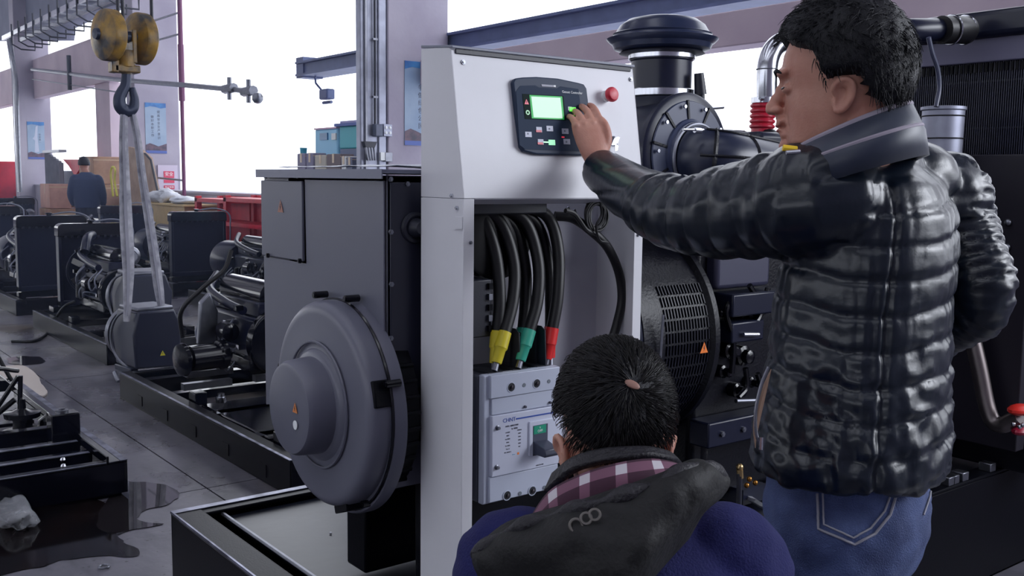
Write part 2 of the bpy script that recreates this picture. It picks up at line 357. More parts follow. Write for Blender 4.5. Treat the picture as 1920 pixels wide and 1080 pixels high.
# pipes and cable tray
rp = thing('fire_pipe', 'dark red vertical fire pipe standing left of the bright opening', 'pipe', (5.2, 14.5, 0))
RP = mat('dark_red_pipe', (110, 52, 92), .5)
MB().cyl((5.2, 14.5, 1.05), (5.2, 14.5, 2.5), .028, n=10).build('lower_pipe', RP, rp); MB().cyl((5.2, 14.5, 2.5), (5.2, 14.5, 3.3), .045, n=10).build('sleeve', RP, rp); MB().cyl((5.2, 14.5, 3.3), (5.2, 14.5, 7), .036, n=10).build('upper_pipe', RP, rp)
for z in (3.45, 3.75): MB().cyl((5.2, 14.5, z), (5.16, 16.4, z), .015, n=8).build('bracket', STEELD, rp)
MB().cyl((5.2, 14.5, 1.36), (5.16, 16.4, 1.42), .015, n=8).build('bracket', STEELD, rp)
ap = thing('air_pipe', 'thin grey air pipe with valves crossing the bright openings', 'pipe', (5.4, 20, 3))
a_, b_, c_ = on('X', 5.06, 60, 130), on('X', 5.06, 225, 150), on('X', 5.06, 472, 171)
MB().tube([a_, b_, on('X', 5.06, 340, 159), c_], .035, 8).build('main_pipe', STEELD, ap); MB().tube([a_-(0, 0, .2), b_-(0, 0, .2)], .012, 6).build('thin_pipe', STEELD, ap)
for px, py in ((430, 166), (466, 171)):
    q = on('X', 5.05, px, py); MB().cyl(q-(0, 0, .14), q+(0, 0, .14), .03, n=8).build('valve', STEELD, ap); MB().cyl(q-(0, .15, 0), q+(0, .15, 0), .06, n=8).build('fitting', STEELD, ap)
q = on('X', 5.05, 130, 140); MB().cyl(q-(0, 0, .28), q+(0, 0, .35), .04, n=8).build('bracket', PLAST, ap)
q = on('X', 5.05, 483, 184); MB().ball(q, .07, 10).build('pressure_gauge', STEELD, ap)
tr = thing('cable_tray', 'steel ladder cable tray with hanging hooks crossing the upper left corner', 'cable tray', (4.2, 18, 4))
TX = 4.22
A, B = on('Z', 4.0, 8, 72), on('Z', 4.0, 186, -18); tx = (A[0]+B[0])/2
y0, y1 = min(A[1], B[1])-.5, max(A[1], B[1])
for dx in (0, .32): MB().box((tx+dx-.02, y0, 3.96), (tx+dx+.02, y1, 4.04)).build('side_rail', STEEL if dx == 0 else STEELD, tr)
n = int((y1-y0)/.55)
for i in range(n):
    y = y0+i*.55
    MB().box((tx-.02, y, 3.95), (tx+.34, y+.03, 3.97)).build('rung', STEELD, tr)
    k = MB(); k.tube([(tx-.03, y, 4.16), (tx-.03, y, 3.8), (tx+.12, y, 3.72), (tx+.36, y, 3.72), (tx+.36, y, 3.86)], .014, 6); k.build('hook', PLAST, tr)
dp = thing('drain_pipes', 'pair of pale pipes dropping beside the farthest left pillar', 'pipes', (4.9, 24, 0))
for dx, m_ in ((0, STEEL), (-.13, STEELD)): MB().tube([on('X', 4.9+dx, 14-dx*30, 70), on('X', 4.9+dx, 27-dx*30, 150), on('X', 4.9+dx, 32-dx*30, 300), on('X', 4.9+dx, 35-dx*30, 360)], .035, 8).build('pipe', m_, dp)

# wall bracket jib seen against the bright opening is the end of the girder; small hoist below it
hz = thing('jib_hook', 'faint wall hoist hanging below the girder end in the bright opening', 'hoist', (6, 12, 2.3))
k1 = [on('X', 6.0, *q) for q in ((598, 133), (591, 145), (592, 156), (602, 168))]
MB().tube(k1, .014, 6).build('chain', GIRD, hz); q = on('X', 6.0, 613, 177); MB().cbox(q, (.12, .22, .13)).build('hoist_body', GIRD, hz, bevel=.02); MB().cyl(q-(0, .12, .1), q+(0, .1, -.1), .02, n=8).build('hoist_bar', GIRD, hz)

# things along the wall in the background
def abox(name, label, cat, lo, hi, mt, lid=True, rz=0, group=None):
    c = ((lo[0]+hi[0])/2, (lo[1]+hi[1])/2, lo[2]); t = thing(name, label, cat, c, rz, group); w, d, h = (hi[i]-lo[i] for i in range(3))
    mb = MB(True); mb.box((-w/2, -d/2, 0), (w/2, d/2, h)); mb.build('box_body', mt, t, bevel=min(.01, w/10))
    if lid:
        mb = MB(True); mb.box((-w/2-.002, -.02, h-.001), (w/2+.002, .02, h+.002)); mb.box((-w/2-.003, -.02, h*.6), (-w/2, .02, h)); mb.box((-w/2, -d/2-.002, h*.86), (w/2, -d/2, h*.9)); mb.build('packing_tape', mat('packing_tape', (206, 180, 150), .3), t)
    return t
abox('carton', 'tall brown carton stack top beside the far worker, with the yellow strap on it', 'carton', (4.9, 18.0, 1.27), (5.4, 18.9, 1.74), CARTON)
abox('carton', 'wide brown carton under the tall carton by the far worker', 'carton', (4.9, 17.95, .78), (5.4, 18.95, 1.26), CARTON)
abox('carton', 'brown carton at the far bottom of the carton stack', 'carton', (4.88, 17.95, .02), (5.4, 18.9, .77), CARTON)
abox('carton', 'pinkish low carton just left of the far worker', 'carton', (4.6, 19.8, .8), (5.0, 20.5, 1.25), mat('pinkish_cardboard', (206, 160, 146), .8, var=.2), )
abox('carton', 'low box under the pinkish carton left of the far worker', 'carton', (4.6, 19.75, .02), (5.05, 20.6, .79), CARTON)
ye = thing('webbing_loop', 'looped yellow strap hanging on the brown cartons', 'strap', (4.86, 18.1, 1.1))
MB().tube(spl([on('X', 4.86, *q) for q in ((212, 368), (210, 350), (208, 330), (209, 316), (213, 313), (216, 320), (215, 340), (220, 368))], 5), .018, 6).build('strap', mat('yellow_strap', (232, 226, 110), .7), ye)
abox('instrument_case', 'small white case standing below the yellow strap', 'case', (4.82, 17.75, .9), (4.95, 18.1, 1.08), WHITE, lid=False)
lb = thing('leaning_board', 'tall brown board with a dark edge leaning between the slings', 'board', (5.0, 16, .3))
pts = [on('X', 5.0, *q) for q in ((240, 275), (262, 280), (274, 290), (280, 296), (297, 372), (296, 412), (252, 415), (240, 330))]
MB().prism(pts, (.05, 0, 0)).build('board', WOOD, lb); MB().tube([on('X', 4.98, *q) for q in ((272, 288), (283, 300), (299, 374), (298, 412))], .018, 6).build('edge_strip', PLAST, lb)
abox('pale_board', 'pale yellowish board standing behind the two slings', 'board', (5.1, 15.6, .0), (5.2, 16.3, 1.0), mat('pale_yellow_board', (228, 218, 196), .6), lid=False)  # plain pale yellow board
tb = thing('work_table', 'tan topped work table under the white plastic below the notice board', 'table', (5.1, 14.9, 0))
ya, yb = 13.75, 15.2
MB().box((4.93, ya, .62), (5.4, yb, 1.0)).build('drawer_front', TABLE, tb); MB().box((4.9, ya-.05, 1.0), (5.42, yb+.05, 1.03)).build('table_top', TABLE, tb, bevel=.005)
for y in (ya+.05, yb-.1): MB().box((4.95, y, 0), (5.01, y+.06, .62)).build('leg', STEELD, tb)
def crumple(name, label, cat, c, sc, mt, seed=0, n=24, parent=None, amp=.35):
    mb = MB(); mb.ball((0, 0, 0), 1, n); vs = []
    for v in mb.v:
        v = Vector(v); k = 1+amp*noise.noise(v*1.7+Vector((seed*7.1, 3, 1)))+amp*.5*noise.noise(v*4.1+Vector((seed, 0, 9)))
        vs.append((c[0]+v.x*sc[0]*k, c[1]+v.y*sc[1]*k, max(c[2]-sc[2]*.7, c[2]+v.z*sc[2]*k)))
    mb.v = vs; o = mb.build(name, mt, parent, smooth=180); return tag(o, label, cat) if parent is None else o
crumple('plastic_bag', 'crumpled white plastic on the tan work table', 'plastic bag', (5.08, 15.0, 1.115), (.2, .36, .12), POLYW, 1)
crumple('plastic_bag', 'smaller white crumpled bag at the right end of the tan work table', 'plastic bag', (5.08, 14.15, 1.078), (.2, .3, .065), POLYW, 4)
# red steel racks behind the engine rows
def rack(label, Y0, Y1, z1, x0=4.9):
    t = thing('steel_rack', label, 'rack', (x0, (Y0+Y1)/2, 0))
    for y in (Y0, Y1-.08): 
        for x in (x0, 5.32): MB().box((x, y, 0), (x+.07, y+.08, z1)).build('upright', REDM, t)
    for z in (.35, .8, z1-.08): MB().box((x0, Y0, z), (5.4, Y1, z+.05)).build('shelf', REDM, t)
    MB().box((5.36, Y0, .3), (5.39, Y1, z1)).build('back_panel', REDM, t)
rack('red steel rack standing below the bright opening, left one of the pair', 12.45, 13.55, 1.16, 5.0); rack('red steel rack next to the grey alternator edge, right one of the pair', 11.1, 12.4, 1.19, 4.95)
rc = thing('red_cabinet', 'bright red machine cabinet at the far left edge', 'cabinet', (5.0, 27, 0))
MB().box((4.9, 26.2, 0), (5.4, 28.6, 1.72)).build('cabinet_body', REDM, rc, bevel=.02); MB().box((4.88, 26.45, 1.3), (4.9, 26.9, 1.62)).build('door_panel', mat('dark_red', (120, 24, 44), .5), rc); MB().box((4.88, 27.1, 1.3), (4.9, 27.9, 1.62)).build('door_panel', mat('dark_red', (120, 24, 44), .5), rc)
MB().box((4.86, 26.2, 1.0), (4.9, 28.6, 1.15)).build('orange_rail', mat('orange_paint', (236, 96, 60), .5), rc)
rd = thing('red_machine_cover', 'red sloping cover seen just left of the far worker', 'cover', (5.1, 21, 0))
MB().prism([on('X', 5.1, *q) for q in ((118, 299), (146, 299), (148, 318), (141, 331), (128, 310))], (.3, 0, 0)).build('cover', REDM, rd); MB().box((5.2, 20.4, 0), (5.4, 21.2, 1.5)).build('stand', STEELD, rd)
cu = thing('strip_curtain', 'grey hanging cover draped beside the farthest pillar', 'curtain', (5.0, 23, 0))
k = MB(); y0_, y1_ = on('X', 5.0, 84, 300)[1], on('X', 5.0, 115, 300)[1]; rs = []
for i in range(25):
    y = y0_+(y1_-y0_)*i/24; x = 5.0+.04*math.sin(i*1.6); zt = 1.9-.25*i/24; zb = 1.1+.1*noise.noise(Vector((i*.3, 0, 0))); rs.append([Vector((x, y, zt)), Vector((x+.012, y, zt)), Vector((x+.012, y, zb)), Vector((x, y, zb))])
k.rings(rs); k.build('cover_sheet', mat('grey_sheet', (128, 128, 140), .7, var=.2), cu); MB().box((4.96, y1_, 1.85), (5.1, y0_, 1.9)).build('rail', STEELD, cu)
# blue machine, teal cabinet, boxes and bench behind the alternator
bn = thing('packing_bench', 'grey bench carrying small boxes behind the dark alternator top', 'bench', (5.1, 9.9, 0))
MB().box((4.84, 8.85, 1.40), (5.12, 10.75, 1.44)).build('bench_top', GALV, bn)
for y in (9.0, 10.6): 
    for x in (4.87, 5.08): MB().box((x-.02, y-.02, 0), (x+.02, y+.02, 1.40)).build('leg', GALV, bn)
def small(px0, px1, py0, mt, label, X=4.88, d=.16):
    a = on('X', X, px0, 300); b = on('X', X, px1, 300); z1 = on('X', X, px0, py0)[2]
    return abox('small_box', label, 'box', (X, min(a[1], b[1]), 1.4405), (X+d, max(a[1], b[1]), z1), mt)
small(557, 572, 288, mat('grey_lilac_card', (150, 146, 170), .8), 'grey lilac carton, leftmost of those on the packing bench')
small(574, 587, 287, mat('violet_card', (142, 138, 164), .8), 'violet grey carton, second from the left on the packing bench')
small(590, 611, 291, mat('cream_card', (200, 194, 184), .8), 'cream open carton in the middle of the packing bench')
small(612, 638, 289, mat('taupe_card', (130, 118, 122), .8), 'taupe carton right of the cream one on the packing bench')
small(640, 648, 293, WHITE, 'narrow white box near the right end of the packing bench')
small(650, 660, 295, mat('slate_card', (112, 118, 140), .7), 'slate box at the right end of the packing bench')
tc_ = thing('teal_tub', 'tiny teal tub standing on the leftmost bench cartons', 'tub', tuple(on('X', 4.96, 569, 287.6))); MB().cyl(on('X', 4.96, 569, 287.6), on('X', 4.96, 569, 277), .035, .04).build('tub', mat('teal_plastic', (60, 160, 185), .5), tc_)
bm_ = thing('blue_machine', 'light blue machine with a dark screen standing beyond the packing bench', 'machine', (5.1, 10.9, 0))
LB = mat('light_blue_paint', (150, 208, 240), .5)
ya, yb = on('X', 5.15, 632, 250)[1], on('X', 5.15, 590, 250)[1]
MB().box((5.15, ya, 0), (5.4, yb, on('X', 5.15, 600, 242)[2])).build('machine_body', LB, bm_, bevel=.02)
p, q = on('X', 5.14, 600, 250), on('X', 5.14, 614, 262); MB().box((5.135, q[1], q[2]), (5.15, p[1], p[2])).build('screen', mat('deep_blue_screen', (40, 108, 160), .3), bm_)
p, q = on('X', 5.14, 622, 250), on('X', 5.14, 630, 262); MB().box((5.135, q[1], q[2]), (5.15, p[1], p[2])).build('label_plate', WHITE, bm_)
MB().box((5.14, ya, on('X', 5.15, 600, 243)[2]), (5.4, yb, on('X', 5.15, 600, 240)[2])).build('top_trim', mat('pink_trim', (220, 180, 205), .5), bm_)
ta = thing('teal_cabinet', 'teal cabinet with blue folded sheets on top, left of the near pillar', 'cabinet', (5.3, 9.9, 0))
ya, yb = max(9.08, on('X', 5.15, 678, 250)[1]), on('X', 5.15, 636, 250)[1]; zt = on('X', 5.15, 640, 237)[2]; zm = on('X', 5.15, 650, 279)[2]
MB().box((5.15, ya, zm), (5.4, yb, zt)).build('cabinet_body', mat('teal_paint', (70, 176, 190), .5), ta, bevel=.015); MB().box((5.16, ya, 0), (5.4, yb, zm)).build('cabinet_base', mat('slate_paint', (92, 104, 140), .5), ta)
MB().box((5.12, ya+.05, zt), (5.4, yb+.06, zt+.03)).build('folded_sheet', mat('mid_blue_sheet', (92, 110, 175), .6), ta); MB().box((5.15, ya+.1, zt+.03), (5.4, yb-.02, zt+.055)).build('folded_sheet', mat('pale_blue_sheet', (170, 165, 205), .6), ta)
# puddles, stains and litter on the floor
def blob(name, label, cat, pix, mt, z=.002, kind=None, z1=.0015):
    pts = [on('Z', 0, *q) for q in pix]; pts = spl(pts+[pts[0]], 6)[:-1]
    pts = [(p[0]+.025*noise.noise(Vector((p[0]*14, p[1]*14, 0))), p[1]+.025*noise.noise(Vector((p[0]*14, p[1]*14, 5))), z) for p in pts]
    o = MB().prism(pts, (0, 0, z1)).build(name, mt, None); return tag(o, label, cat, kind=kind)
WATER = mat('dark_oily_water', (34, 31, 34), .03, spec=.6)
blob('puddle', 'brownish reflecting puddle between the left skid and the base frame', 'puddle', ((232, 903), (290, 906), (318, 915), (336, 928), (322, 943), (285, 955), (262, 966), (262, 978), (300, 985), (250, 992), (215, 1005), (180, 985), (200, 940)), WATER)
blob('puddle', 'large dark oily puddle spreading under the front left skid', 'puddle', ((-40, 960), (120, 930), (200, 945), (246, 985), (215, 1003), (238, 1018), (262, 1042), (190, 1044), (120, 1052), (60, 1066), (-40, 1075)), mat('oily_water', (16, 15, 18), .07, spec=.4, rgb2=(26, 20, 20)), z=.001)
blob('puddle', 'small dark puddle on the floor beside the long skid', 'puddle', ((14, 672), (45, 668), (78, 672), (82, 680), (50, 685), (20, 682)), WATER)
cb = blob('cardboard_sheet', 'flattened pale cardboard sheet on the floor above the left skid', 'cardboard', ((-20, 690), (50, 690), (80, 722), (84, 745), (40, 735), (-20, 715)), mat('pale_cardboard', (186, 176, 170), .7), z1=.01)
crumple('plastic_sheet', 'crumpled translucent plastic sheet lying under the front left skid', 'plastic sheet', tuple(on('Z', .04, 25, 962)), (.07, .17, .055), POLY, 3)
wa = thing('washer', 'small steel washer lying on the wet floor', 'washer', tuple(on('Z', .003, 195, 1062))); MB().torus(on('Z', .006, 195, 1062), (0, 0, 1), .018, .004, 20, 6).build('washer_ring', STEELD, wa)
hs = thing('floor_hose', 'thin black cable lying on the floor left of the long skid', 'cable', tuple(on('Z', .01, 60, 640))); MB().tube(spl([on('Z', .012, *q) for q in ((22, 640), (60, 640), (80, 632), (92, 620))]+[on('Z', .12, 104, 598), on('Z', .25, 120, 575), on('Z', .3, 140, 565)], 6), .012, 8).build('cable', RUBBER, hs)
sk = thing('slanting_bar', 'thin black cable slanting down onto the left skid', 'cable', tuple(on('Z', .2, 22, 715))); MB().tube([on('Y', 6.6, -8, 660), on('Y', 6.6, 8, 690), on('Y', 6.6, 22, 714)], .012, 8).build('cable', RUBBER, sk)

# dusty air in the far half of the hall
hz_ = MB().box((-8, 4.2, .02), (5.4, 34, 7.6)).build('haze', None, None, smooth=0)
hm_ = bpy.data.materials.new('dusty_air'); hm_.use_nodes = True; nt = hm_.node_tree; nt.nodes.remove(nt.nodes['Principled BSDF']); vs_ = nt.nodes.new('ShaderNodeVolumeScatter')
vs_.inputs['Color'].default_value = (.55, .66, 1, 1); vs_.inputs['Density'].default_value = .0055; vs_.inputs['Anisotropy'].default_value = .3; nt.links.new(vs_.outputs[0], nt.nodes['Material Output'].inputs['Volume'])
hz_.data.materials.clear(); hz_.data.materials.append(hm_); tag(hz_, 'thin bluish dusty haze filling the far half of the hall', 'haze', kind='stuff')
# ================================================================ base frame of the large generator set
BX0, BX1, BY0, BY1, BZ = 1.01, 4.6, 1.71, 3.0, .40
t = thing('base_frame', 'black painted steel base frame carrying the dark alternator and grey control cabinet', 'base frame', ((BX0+BX1)/2, (BY0+BY1)/2, 0))
for y in (BY0, BY1-.07):
    MB().box((BX0, y, BZ-.012), (BX1, y+.07, BZ)).box((BX0, y if y == BY0 else y+.058, 0), (BX1, y+.012 if y == BY0 else y+.07, BZ-.012)).box((BX0, y, 0), (BX1, y+.07, .012)).build('side_rail', BLACKS, t, bevel=.004)
MB().box((BX0, BY0, 0), (BX0+.01, BY1, BZ-.006)).box((BX0, BY0, BZ-.01), (BX0+.085, BY1, BZ+.002)).build('end_rail', BLACKS, t, bevel=.004)
for x in (1.9, 2.7, 3.6, 4.5): MB().box((x, BY0+.06, .05), (x+.1, BY1-.06, BZ-.03)).build('cross_member', BLACKS, t)
MB().box((BX0+.14, BY0+.075, BZ-.03), (BX1-.1, BY1-.075, BZ-.022)).build('top_plate', mat('glossy_black_tank_top', (26, 29, 40), .3, spec=.32, bump=.12, bscale=6, var=.3, vscale=3), t)
MB().tube([(BX0+.138, BY0+.07, BZ-.014), (BX0+.138, BY1-.07, BZ-.014)], .007, 6).build('weld_seam', STEELD, t)
MB().tube([(BX0+.004, BY0, BZ-.01), (BX0+.004, BY1, BZ-.01)], .004, 6).build('weld_seam', STEELD, t)
GLINT = mat('edge_highlight_steel', (168, 170, 190), .35, .8, rgb2=(90, 92, 108), vscale=12)  # bright strips put in for the gloss highlight along top edges
MB().box((BX0-.001, BY1-.03, BZ+.001), (BX1, BY1-.002, BZ+.004)).box((BX0-.0015, BY0, BZ-.004), (BX0+.004, BY1, BZ+.0035)).build('edge_highlight', GLINT, t)
p = on('Z', BZ-.02, 490, 943); MB().cyl(p-(0, 0, .001), p+(0, 0, .006), .014, n=16).build('filler_plug', STEELD, t)
for px, py in ((430, 975), (364, 977), (620, 1000)):
    p = on('Z', BZ-.02, px, py); MB().cyl(p, p+(0, 0, .003), .004, n=8).build('paint_drip', STEELD, t)

# ================================================================ alternator with junction box
AX, AY, AZ = 1.14, 2.10, .895
t = thing('alternator', 'large charcoal alternator with square junction box and round fan cover facing left', 'alternator', (1.6, 2.1, BZ))
JX0, JX1, JY0, JY1, JZ0, JZ1 = 1.14, 1.82, 1.928, 2.578, .92, 1.446
MB().box((JX0+.004, JY0, JZ0-.2), (JX1, JY1-.15, JZ1-.01)).box((JX0+.004, JY0, JZ0), (JX1, JY1, JZ1-.01)).build('junction_box', DARKGREY, t, bevel=.003)
MB().box((JX0-.012, JY0-.008, JZ1-.006), (JX1+.01, JY1+.008, JZ1+.003)).build('box_lid', mat('grey_lid_paint', (118, 121, 140), .35), t); MB().box((JX0-.015, JY0-.01, JZ1-.018), (JX0-.0122, JY1+.01, JZ1+.0035)).build('lid_lip', mat('grey_lid_paint', (118, 121, 140), .35), t)
e = MB().prism([(JX0-.001, JY0+.006, JZ1-.022), (JX0-.001, 2.322, JZ1-.022), (JX0-.001, 2.317, 1.212), (JX0-.001, JY1-.003, 1.215), (JX0-.001, JY1-.003, .80), (JX0-.001, JY0+.006, .94)], (.006, 0, 0)).build('end_panel', DARKGREY, t, bevel=.0015)
a = MB().box((JX0-.006, 2.328, 1.217), (JX0+.002, JY1-.002, JZ1-.026)).build('access_cover', DARKGREY, t, bevel=.002)
bolts('cover_bolt', BLACKG, t, [on('X', JX0-.006, *q) for q in ((500, 330), (561, 330), (504, 479), (564, 489))], (-1, 0, 0), .007, .006)
warning(t, on('X', JX0-.007, 526, 387), (0, -1, 0), (0, 0, 1), .034, mat('faded_orange_sticker', (170, 120, 105), .5))
sp = MB().box((JX0+.01, JY0-.006, JZ0+.01), (JX1-.05, JY0, JZ1-.025)).build('side_panel', mat('shaded_side_charcoal', (36, 38, 54), .38, spec=.5), t, bevel=.002)  # alternator charcoal again, darkened for its unlit side
bolts('panel_bolt', STEELD, t, [on('Y', JY0-.006, *q) for q in ((731, 336), (732, 435), (733, 533), (732, 634), (732, 729), (763, 345), (763, 730))], (0, -1, 0), .006, .005)
gl = MB().torus(on('Y', JY0-.008, 778, 427), (0, 1, 0), .028, .008, 24, 8); gl.lathe(on('Y', JY0-.006, 778, 427), (0, -1, 0), [(0, .024), (.012, .022), (.03, .014)]); gl.build('cable_gland', PLAST, t)
# body below and behind
C0 = Vector((0, AY, AZ))
MB().lathe((JX0+.02, AY, AZ), (1, 0, 0), [(0, .232), (.035, .230), (.037, .187), (.66, .187)], 48).build('stator_body', BLACKS, t)
for i in range(10):
    a = math.radians(150+i*9); p = Vector((0, AY, AZ))+Vector((0, math.cos(a), math.sin(a)))*.231
    MB().tube([(1.155, p.y, p.z), (1.194, p.y, p.z)], .006, 6).build('cooling_rib', BLACKS, t)
for s in (-1, 1):
    MB().box((1.25, AY+s*.17-.05, BZ), (1.80, AY+s*.17+.05, .72)).build('mounting_foot', BLACKS, t, bevel=.006)
# flange, pressed fan cover and hub
FR = .258
MB().lathe((1.145, AY, AZ-.005), (-1, 0, 0), [(0, FR), (.022, FR), (.03, FR-.003), (.034, FR-.012), (.036, .2)], 72).build('rear_flange', DARKGREY, t)
prof = [(0, .243), (.030, .2425), (.040, .239), (.047, .233), (.051, .224), (.0525, .213), (.053, .14), (.055, .132), (.06, .128), (.064, .122), (.066, .114), (.095, .112), (.118, .110), (.128, .104), (.131, .095), (.1312, .0001)]
MB().lathe((1.11, AY-.004, AZ+.006), (-1, 0, 0), prof, 72, cap=False).build('fan_cover', DARKGREY, t)
MB().torus((1.052, AY-.004, AZ+.006), (1, 0, 0), .148, .0035, 60, 6).build('pressed_ring', DARKGREY, t)
MB().torus((1.112, AY-.002, AZ), (1, 0, 0), .25, .004, 60, 6).build('cover_rim', BLACKG, t)
ang = [(104, .266), (70, .268), (14, .262), (160, .262), (236, .250), (284, .250)]
bp = [Vector((1.112, AY+math.cos(math.radians(a))*r, AZ+math.sin(math.radians(a))*r)) for a, r in ang]
cb_ = MB(True); cb_.cyl((0, 0, -.02), (0, 0, .016), .0085, n=14); cb_.cyl((0, 0, .016), (0, 0, .018), .006, n=14); inv = rootmat(t).inverted(); f0 = None
for p in bp:
    if f0 is None: f0 = o = cb_.build('cap_screw', BLACKG, t)
    else: o = f0.copy(); COL.objects.link(o)
    o.matrix_basis = inv @ Matrix.Translation(p) @ Vector((-1, 0, 0)).to_track_quat('Z', 'Y').to_matrix().to_4x4()
for a in (8, 196-32, 250):
    M = Matrix.Translation((1.1, AY, AZ)) @ Matrix.Rotation(math.radians(a), 4, 'X'); MB().box((-.03, .232, -.03), (.012, .252, .03), M).build('cover_lug', BLACKS, t, bevel=.003)
hubx = 1.11-.132
warning(t, Vector((hubx, 0, 0))*1+Vector((-.001, on('X', hubx, 554, 765)[1], on('X', hubx, 554, 765)[2])), (0, -1, 0), (0, 0, 1), .024, mat('orange_sticker_soft', (226, 140, 80), .5))
p = on('X', hubx-.001, 554, 797); MB().cyl(p, p-(.0015, 0, 0), .0105, n=24).build('round_sticker', WHITE, t, label='round white sticker')
ps = thing('plastic_film', 'thin creased plastic film lying on top of the alternator junction box', 'plastic film', (1.5, 2.2, JZ1))
k = MB(); nx, ny = 26, 20; g = [[(1.16+.8*i/nx, 1.96+.56*j/ny, JZ1+.005+.004*(1+noise.noise(Vector((i*.5, j*.25, 0))))+.010*math.exp(-((i-9)/7)**2)) for j in range(ny+1)] for i in range(nx+1)]
k.add([q for r in g for q in r], [(i*(ny+1)+j, (i+1)*(ny+1)+j, (i+1)*(ny+1)+j+1, i*(ny+1)+j+1) for i in range(nx) for j in range(ny)]); o = k.build('film', POLYW, ps, smooth=180); so = o.modifiers.new('s', 'SOLIDIFY'); so.thickness = .0015

# ================================================================ control cabinet
PX0, PX1, PY, PZ = 1.211, 1.745, 1.728, 1.389
PB_ = 1.893
cc = thing('control_cabinet', 'light grey generator control cabinet with green lit screen and red stop button', 'control cabinet', ((PX0+PX1)/2, 1.81, BZ))
TOPY, TOPZ = PY+.05, 1.70
V0, V1 = Vector((0, PY, PZ)), Vector((0, TOPY, TOPZ))
def wall(pts, th, name, mt, par=cc, bev=.0015): return MB().prism(pts, th).build(name, mt, par, bevel=bev)
side = lambda x: [(x, PY, PZ), (x, TOPY, TOPZ), (x, TOPY+.008, TOPZ+.006), (x, PB_, TOPZ+.012), (x, PB_, PZ)]
wall(side(PX0), (.002, 0, 0), 'box_side', PANEL); wall(side(PX1-.002), (.002, 0, 0), 'box_side', PANEL)
fd = V1-V0; fvd = fd.normalized(); fn = Vector((1, 0, 0)).cross(fvd)
wall([(PX0+.0015, PY, PZ), (PX1-.0015, PY, PZ), (PX1-.0015, TOPY, TOPZ), (PX0+.0015, TOPY, TOPZ)], -fn*.002, 'front_panel', PANEL)
wall([(PX0-.001, TOPY-.006, TOPZ+.003), (PX1+.001, TOPY-.006, TOPZ+.003), (PX1+.001, PB_, TOPZ+.014), (PX0-.001, PB_, TOPZ+.014)], (0, 0, .006), 'top_cover', mat('grey_top_edge', (120, 124, 140), .4))
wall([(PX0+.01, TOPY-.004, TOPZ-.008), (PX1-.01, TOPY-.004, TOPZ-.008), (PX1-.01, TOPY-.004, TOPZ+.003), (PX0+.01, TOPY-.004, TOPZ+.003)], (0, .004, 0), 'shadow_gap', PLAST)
wall([(PX0+.03, PY+.001, PZ), (PX1-.002, PY+.001, PZ), (PX1-.002, PY+.045, PZ-.012), (PX0+.03, PY+.045, PZ-.012)], (0, 0, -.002), 'box_floor', PANELIN)
for x0, x1, n in ((PX0, PX0+.028, 'left_leg'), (PX1-.03, PX1-.002, 'right_leg')):
    k = MB().box((x0, PY, BZ), (x1, PY+.002, PZ-.001)); xs = x0 if n == 'left_leg' else x1-.002; k.box((xs, PY+.002, BZ), (xs+.002, PB_, PZ-.001)); k.build(n, PANEL, cc, bevel=.001)
MB().box((PX0+.004, PB_-.006, BZ), (PX1-.004, PB_-.002, PZ)).build('back_plate', PANELIN, cc)
MB().prism([(PX0-.003, PY+.03, 1.35), (PX0-.003, PY+.002, 1.35), (PX0-.003, PY+.002, 1.325), (PX0-.003, PY+.03, 1.325)], (.003, 0, 0)).build('side_tab', PANEL, cc)
bolts('side_bolt', STEEL, cc, [on('X', PX0, *q) for q in ((848, 367), (858, 390))], (-1, 0, 0), .005, .004); bolts('leg_bolt', STEELD, cc, [on('Y', PY, 882, 455), on('Y', PY, 1196, 441)], (0, -1, 0), .004, .003)
def onf(px, py, w=0.):
    d = Vector(ray(px, py)); o = Vector(CP); q = V0+fn*w; return o+d*((q-o).dot(fn)/d.dot(fn))
def fM(px, py, w=0.): return plane_M(onf(px, py, w), (1, 0, 0), fvd)
bolts('panel_screw', STEELD, cc, [onf(868, 117), onf(1182, 149)], fn, .0055, .003)
# controller
ct = MB(); outl = ((956, 156), (960, 149), (975, 147), (1000, 146), (1040, 149), (1078, 157), (1089, 160), (1094, 168), (1104, 250), (1108, 286), (1103, 292), (1080, 293), (1040, 292), (1000, 291), (988, 288), (977, 285), (971, 277), (963, 218))
ct.prism([onf(*q) for q in outl], fn*.012)
CTM = mat('slate_controller_plastic', (44, 56, 78), .5, spec=.25); ctl = ct.build('controller', CTM, cc, bevel=.003, seg=3, label='slate grey genset controller with lit display')
cin = ((967, 172), (975, 161), (1003, 160), (1010, 164), (1044, 166), (1050, 162), (1084, 167), (1098, 276), (1096, 284), (984, 280), (974, 272))
MB().prism([onf(*q, w=.0118) for q in cin], fn*.001).build('face_overlay', mat('controller_overlay', (38, 52, 74), .6, spec=.15), ctl)
def fpoly(name, pix, w, h, mt, par=ctl): return MB().prism([onf(*q, w=w) for q in pix], fn*h).build(name, mt, par)
fpoly('display_bezel', ((979, 176), (1056, 180), (1061, 226), (984, 223)), .0126, .001, mat('black_green_bezel', (8, 30, 28), .6, spec=.1))
fpoly('backlight_edge', ((992.5, 178), (1054, 181), (1058, 224.5), (997, 222)), .0134, .0004, mat('green_backlight', (20, 165, 70), .5, emit=.35))
fpoly('screen', ((996, 181), (1050.5, 183.5), (1054.5, 222), (1000.5, 220)), .0137, .0005, mat('pale_green_screen', (206, 236, 214), .6, spec=.1, emit=.5))
fpoly('brand_bar', ((1015, 158), (1042, 160), (1042, 163.5), (1016, 162)), .0126, .0004, mat('brand_bar_grey', (112, 114, 134), .4)); fpoly('brand_bar_dot', ((1038, 159.6), (1042, 160), (1042, 163.5), (1038, 163)), .013, .0004, WHITE)
text('Genset Controller', .0082, WHITE, ctl, fM(1073, 173.5, .0128))
